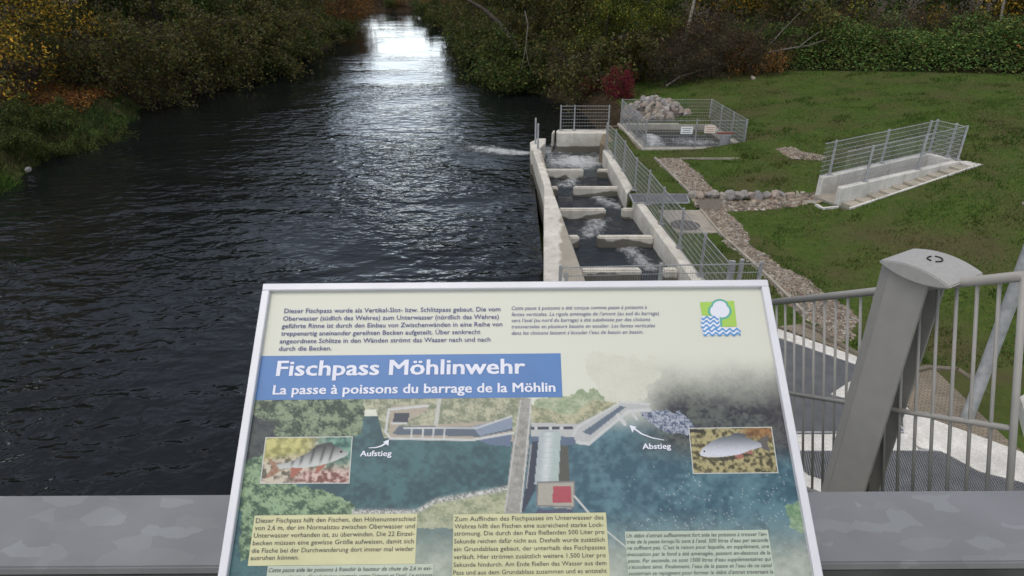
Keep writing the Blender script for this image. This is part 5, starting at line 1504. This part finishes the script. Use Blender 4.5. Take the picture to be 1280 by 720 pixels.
# far bend
for k in range(26):
    y = rr.uniform(112, 150); x = rr.uniform(-60, -27) if k % 2 else rr.uniform(-11, 22)
    if k % 2: y = max(y, 124 + (-x) * .12)
    plant(['olive_tree', 'green_tree', 'orange_shrub', 'thicket', 'bare_tree'][k % 5], 'distant_tree', x, y, rr.uniform(.75, 1.0), rr.uniform(0, 6), 'distant tree at the far bend of the river', 'tree', 'distant trees at the bend')
for k in range(16):
    y = rr.uniform(250, 320); x = -120 + k * 9
    plant(['olive_tree', 'green_tree'][k % 2], 'distant_tree', x, y, rr.uniform(.7, .9), rr.uniform(0, 6), 'distant tree at the far bend of the river', 'tree', 'distant trees at the bend')
for k in range(16):
    x = -40 + k * 1.9; y = float(np.interp(-x, [13, 15, 24, 60], [117, 120, 126, 130])) + rr.uniform(.6, 2.2)
    plant(['thicket', 'green_shrub', 'orange_shrub'][k % 3], 'low_shrub', x, y, rr.uniform(.55, .8), rr.uniform(0, 6), 'low shrub on the far bank where the river turns', 'shrub', 'low shrubs on the far bank')
# right bank
rightbank('green_shrub', 'overhanging_shrub', .8, [41, 44.5, 48, 53, 58, 64, 72, 82, 94, 108], .95, 1.25, 'dark green shrub overhanging the right waterline', 'shrub', 'overhanging shrubs on the right bank')
rightbank('willow', 'willow_bush', 2.2, [39.5, 45, 51, 60, 70], .8, 1.0, 'olive willow bush leaning over the water from the right bank', 'shrub', 'willow bushes on the right bank')
rightbank('olive_tree', 'olive_tree', 5, [43, 49, 56, 64, 73, 84, 98], .8, 1.0, 'olive brown tree in the wood on the right bank', 'tree', 'olive trees on the right bank')
rightbank('green_tree', 'green_tree', 8, [46, 55, 66, 80, 96], .8, 1.0, 'dark green tree in the wood on the right bank', 'tree', 'green trees on the right bank')
for (px, py, s) in [(757, 108, .62), (790, 108, .66), (815, 105, .55), (770, 96, .7)]:
    g = PG(px, py); plant('ygreen_tree', 'ivy_clad_tree', g.x, g.y + 1.3, s, rr.uniform(0, 6), 'yellow green ivy clad tree behind the boulder heap', 'tree', 'ivy clad trees')
g = PG(777, 124); plant('red_shrub', 'red_shrub', g.x, g.y + .5, .52, 1.0, 'bright crimson leaved shrub behind the boulder heap', 'shrub', None, sz=.92)
g = PG(738, 118); plant('red_shrub', 'red_shrub', g.x, g.y + .8, .5, 2.0, 'smaller dull red shrub left of the crimson one', 'shrub', None)
for (px, py, s) in [(700, 112, .7), (725, 112, .8), (842, 112, .8), (868, 104, .9), (895, 100, .95), (920, 97, .9), (950, 96, .85), (855, 90, 1), (905, 86, 1.1), (985, 80, .9), (830, 92, 1)]:
    g = PG(px, py); plant('thicket', 'bare_thicket', g.x, g.y + 1.2, s, rr.uniform(0, 6), 'brown bare twigged thicket at the edge of the lawn', 'shrub', 'thickets beside the lawn')
g = PG(945, 95); plant('orange_shrub', 'russet_shrub', g.x + .3, g.y + .6, .62, 2, 'russet brown shrub at the lawn corner by the brambles', 'shrub', None)
for k in range(14):
    x = 5 + k * 2.6 + rr.uniform(-.8, .8); y = float(bramble_line(x)) + rr.uniform(5, 9)
    kd = ['olive_tree', 'ygreen_tree', 'bare_tree', 'yellow_tree'][k % 4]
    plant(kd, 'woodland_tree', x, y, rr.uniform(.75, .95), rr.uniform(0, 6), ['olive tree rising behind the bramble bank', 'yellow green tree rising behind the bramble bank', 'bare pale trunked tree rising behind the bramble bank', 'yellow leaved tree rising behind the bramble bank'][k % 4], 'tree', 'trees behind the brambles')
for k in range(24):
    x = 6 + k * 1.45 + rr.uniform(-.6, .6); y = float(bramble_line(x)) + rr.uniform(3.2, 5.2)
    kd = ['orange_shrub', 'thicket', 'green_shrub', 'thicket'][k % 4]
    plant(kd, 'hedge_shrub', x, y, rr.uniform(.75, 1.05), rr.uniform(0, 6), ['orange brown shrub above the bramble bank', 'brown twiggy shrub above the bramble bank', 'green shrub above the bramble bank', 'brown twiggy shrub above the bramble bank'][k % 4], 'shrub', 'shrubs above the brambles')
for k in range(12):
    x = 4 + k * 3.2; y = float(bramble_line(x)) + rr.uniform(11, 16)
    plant(['green_tree', 'olive_tree'][k % 2], 'woodland_tree', x, y, rr.uniform(.8, 1.0), rr.uniform(0, 6), ['dark green tree deep in the wood behind the lawn', 'olive brown tree deep in the wood behind the lawn'][k % 2], 'tree', 'trees deep in the right wood')
# leaning trunks and fallen branches
def limb(name, pts, r0, r1, mat, label, cat='branch'):
    n = len(pts); V, F = tubes_np([(np.array([tuple(p) for p in pts]), np.linspace(r0, r1, n))], 7)
    o = mesh_np(name, V, F, 4, M[mat], smooth_=True); return tag(o, label, cat)
limb('leaning_tree', [PD(648, 62, 41), PD(625, 30, 42), PD(604, 11, 43), PD(588, 2, 44), PD(560, -12, 45)], .17, .08, 'bark', 'dark leaning trunk reaching over the water from the right bank', 'tree')
limb('bare_branch', [PD(656, 14, 39), PD(660, 30, 39), PD(657, 60, 39), PD(652, 86, 39)], .05, .02, 'grey_bark', 'pale bare branch hanging over the dark water on the right')
limb('bare_branch', [PD(657, 60, 39), PD(660, 76, 39), PD(664, 88, 39)], .03, .015, 'grey_bark', 'short pale forked twig beside the hanging branch')
limb('leaning_tree', [PG(846, 100), PD(852, 62, 37), PD(858, 44, 37), PD(868, 0, 37.5), PD(876, -40, 38)], .13, .07, 'pale_bark', 'slender pale trunk leaning right behind the fenced basin', 'tree')
limb('fallen_branch', [PD(832, 108, 34.6), PD(850, 96, 34.8), PD(875, 88, 35), PD(912, 83, 35)], .06, .03, 'grey_bark', 'long pale fallen branch arching at the lawn edge')
limb('fallen_branch', [PD(960, 66, 32.5), PD(985, 61, 32.5), PD(1010, 57, 32.5), PD(1032, 50, 32.5)], .055, .03, 'grey_bark', 'pale fallen branch lying across the brambles')
limb('fallen_branch', [PD(1000, 58, 32.4), PD(1012, 48, 32.4), PD(1024, 40, 32.4)], .035, .02, 'grey_bark', 'forked side branch rising from the fallen branch')
limb('bare_branch', [PD(722, 106, 37), PD(745, 98, 37), PD(775, 98, 37), PD(792, 106, 37)], .04, .02, 'grey_bark', 'thin arching bare branch left of the boulder heap')
limb('bare_branch', [PD(962, 56, 33.5), PD(980, 36, 33.6), PD(1000, 16, 33.7)], .04, .02, 'grey_bark', 'thin straight bare branch slanting up from the russet shrub')
limb('leaning_tree', [PG(1243, 60), PD(1246, 45, 31), PD(1252, 20, 31.2), PD(1258, -20, 31.5)], .10, .07, 'pale_bark', 'pale brown trunk standing above the brambles at far right', 'tree')

# bramble bank: one mass of ground cover
def bramble():
    r = np.random.default_rng(77); n = 95000
    X = r.uniform(10.5, 32, n); d = r.beta(1.2, 1.6, n) * 6.0; Y = bramble_line(X) + d - .3
    top = (1.9 * smooth(-.3, 1.3, d) * (1 - .5 * smooth(4.5, 6, d))) * (.35 + 1.15 * fnoise(X, Y, .8, 61)) * smooth(10.3, 12.5, X + 0 * Y)
    Z = ground_h(X, Y) + top * np.sqrt(r.uniform(.15, 1, n)) + r.normal(0, .05, n)
    V, F, C = leaves_np(r, np.stack([X, Y, Z], 1), .11, [(.070, .135, .034), (.078, .145, .036), (.092, .15, .036), (.062, .118, .032), (.12, .145, .03), (.095, .095, .03)], .7, 2.2)
    return mesh_np('bramble_bank', V, F, 4, M['leaf'], col=C)
tag(bramble(), 'dark green bramble bank along the far edge of the lawn', 'brambles', kind='stuff')

# grass
def grass(name, n, region, hmin, hmax, pal, seed, wmul=1.0, lab=''):
    r = np.random.default_rng(seed)
    X, Y = region(r, n)
    k = np.ones(len(X), bool)
    for pl in (CH, PIT, BASIN, DITCH): k &= ~inpoly(X, Y, pl)
    weedy = fnoise(X, Y, .9, 71) > .60
    for pl in (GRAV, GRAV2): k &= ~inpoly(X, Y, pl) | (weedy & (r.random(len(X)) < .5))
    X, Y = X[k], Y[k]; n = len(X)
    z = ground_h(X, Y)
    h = r.uniform(hmin, hmax, n) * (.25 + 1.5 * fnoise(X, Y, 1.1, seed) ** 1.3); a = r.uniform(0, 6.283, n); w = h * .16 * wmul + .006
    lean = r.normal(0, .45, (n, 2)) * h[:, None]
    V = np.stack([np.stack([X - np.cos(a) * w, Y - np.sin(a) * w, z - .01], 1), np.stack([X + np.cos(a) * w, Y + np.sin(a) * w, z - .01], 1), np.stack([X + lean[:, 0], Y + lean[:, 1], z + h], 1)], 1)
    pal = np.array(pal); dry = fnoise(X, Y, .5, 33, 4)
    ci = np.where(r.random(n) < smooth(.42, .62, dry) * .75, r.integers(len(pal) - 3, len(pal), n), r.integers(0, len(pal) - 3, n))
    C = np.repeat(pal[ci] * r.uniform(.7, 1.25, (n, 1)), 3, 0)
    return tag(mesh_np(name, V.reshape(-1, 3), np.arange(n * 3).reshape(n, 3), 3, M['grass_blade'], col=C), lab, 'grass', kind='stuff')
def lawn(r, n):
    X = r.uniform(4.0, 26, n * 2); Y = 9 + 33 * r.random(n * 2) ** 1.15
    k = (Y < bramble_line(X) + .3) & ~((X < 5.2) & (Y > 27.3)) & ~((X < 5.2) & (Y < 11)); 
    inl_ = [(A - nrm * .4), (B - nrm * .4), (B + nrm * (wid + .2)), (A + nrm * (wid + .2))]
    k &= ~inpoly(X, Y, [(v.x, v.y) for v in inl_])
    for pp in (xy([(822, 263), (875, 263), (898, 291), (846, 291)]), xy(path_px, .93), [(c_fl.x - .2, c_fl.y - .2), (c_fr.x + .2, c_fr.y - .2), (c_br.x + .2, c_br.y + .2), (c_bl.x - .2, c_bl.y + .2)], xy([(785, 242), (862, 242), (866, 254), (788, 254)]), xy([(750, 187), (874, 352), (910, 396), (870, 396), (740, 187)])): k &= ~inpoly(X, Y, pp)
    rw = np.interp(Y, [9, 12.6, 18, 24.5], [4.7, 4.35, 3.75, 3.5]); k &= X > rw
    return X[k][:n], Y[k][:n]
GP = [(.052, .112, .015), (.060, .124, .018), (.047, .10, .015), (.070, .128, .021), (.056, .116, .017), (.085, .082, .028), (.095, .082, .038), (.075, .07, .026)]
grass('lawn_grass', 190000, lawn, .025, .055, GP, 12, lab='short uneven green and brown grass on the slope')
def lbank(r, n):
    Y = r.uniform(15, 36, n); X = xl(Y) - r.uniform(-.9, 4.2, n); return X, Y
grass('bank_grass', 42000, lbank, .10, .28, [(.035, .062, .018), (.05, .082, .02), (.03, .05, .016), (.06, .10, .02), (.04, .07, .018), (.09, .085, .03), (.08, .07, .03), (.07, .06, .025)], 14, .5, 'tall rank green grass along the left river edge')
def lbank2(r, n):
    c = [P(95, 198, .2), P(28, 226, .1), P(120, 188, .2), P(10, 236, .1)]
    i = r.integers(0, 4, n); X = np.array([q.x for q in c])[i] + r.normal(0, .7, n); Y = np.array([q.y for q in c])[i] + r.normal(0, .35, n); return X, Y
o = grass('waterside_grass', 7000, lbank2, .16, .34, [(.06, .14, .02), (.08, .17, .025), (.05, .11, .02), (.09, .18, .03), (.06, .13, .02), (.1, .15, .03), (.06, .12, .02), (.07, .14, .02)], 15, .6, 'bright green fresh grass right at the left waterline')
def tufts(r, n):
    X, Y = lawn(r, n * 6); k = fnoise(X, Y, 1.6, 44) > .60; return X[k][:n], Y[k][:n]
grass('lawn_tufts', 26000, tufts, .06, .12, [(.058, .115, .016), (.066, .125, .018), (.054, .104, .016), (.078, .13, .022), (.06, .112, .017), (.08, .11, .022), (.07, .106, .02), (.09, .114, .028)], 17, .8, 'coarser green grass tufts dotted over the slope')
# fallen leaves
def litter(name, c, sx, sy, n, pal, seed, lab):
    r = np.random.default_rng(seed)
    X = c[0] + r.normal(0, sx, n); Y = c[1] + r.normal(0, sy, n); k = xl(Y) - X > 1.4; X, Y = X[k], Y[k]
    Z = ground_h(X, Y) + r.uniform(.02, .25, len(X))
    V, F, C = leaves_np(r, np.stack([X, Y, Z], 1), .15, pal, .7, 1.2)
    tag(mesh_np(name, V, F, 4, M['leaf'], col=C), lab, 'leaves', kind='stuff')
litter('fallen_leaves', (-22.2, 33.5), 1.8, 1.5, 9000, [(.17, .07, .022), (.22, .09, .022), (.12, .055, .025), (.26, .13, .025), (.08, .045, .02)], 5, 'orange brown fallen leaves under the yellow trees')
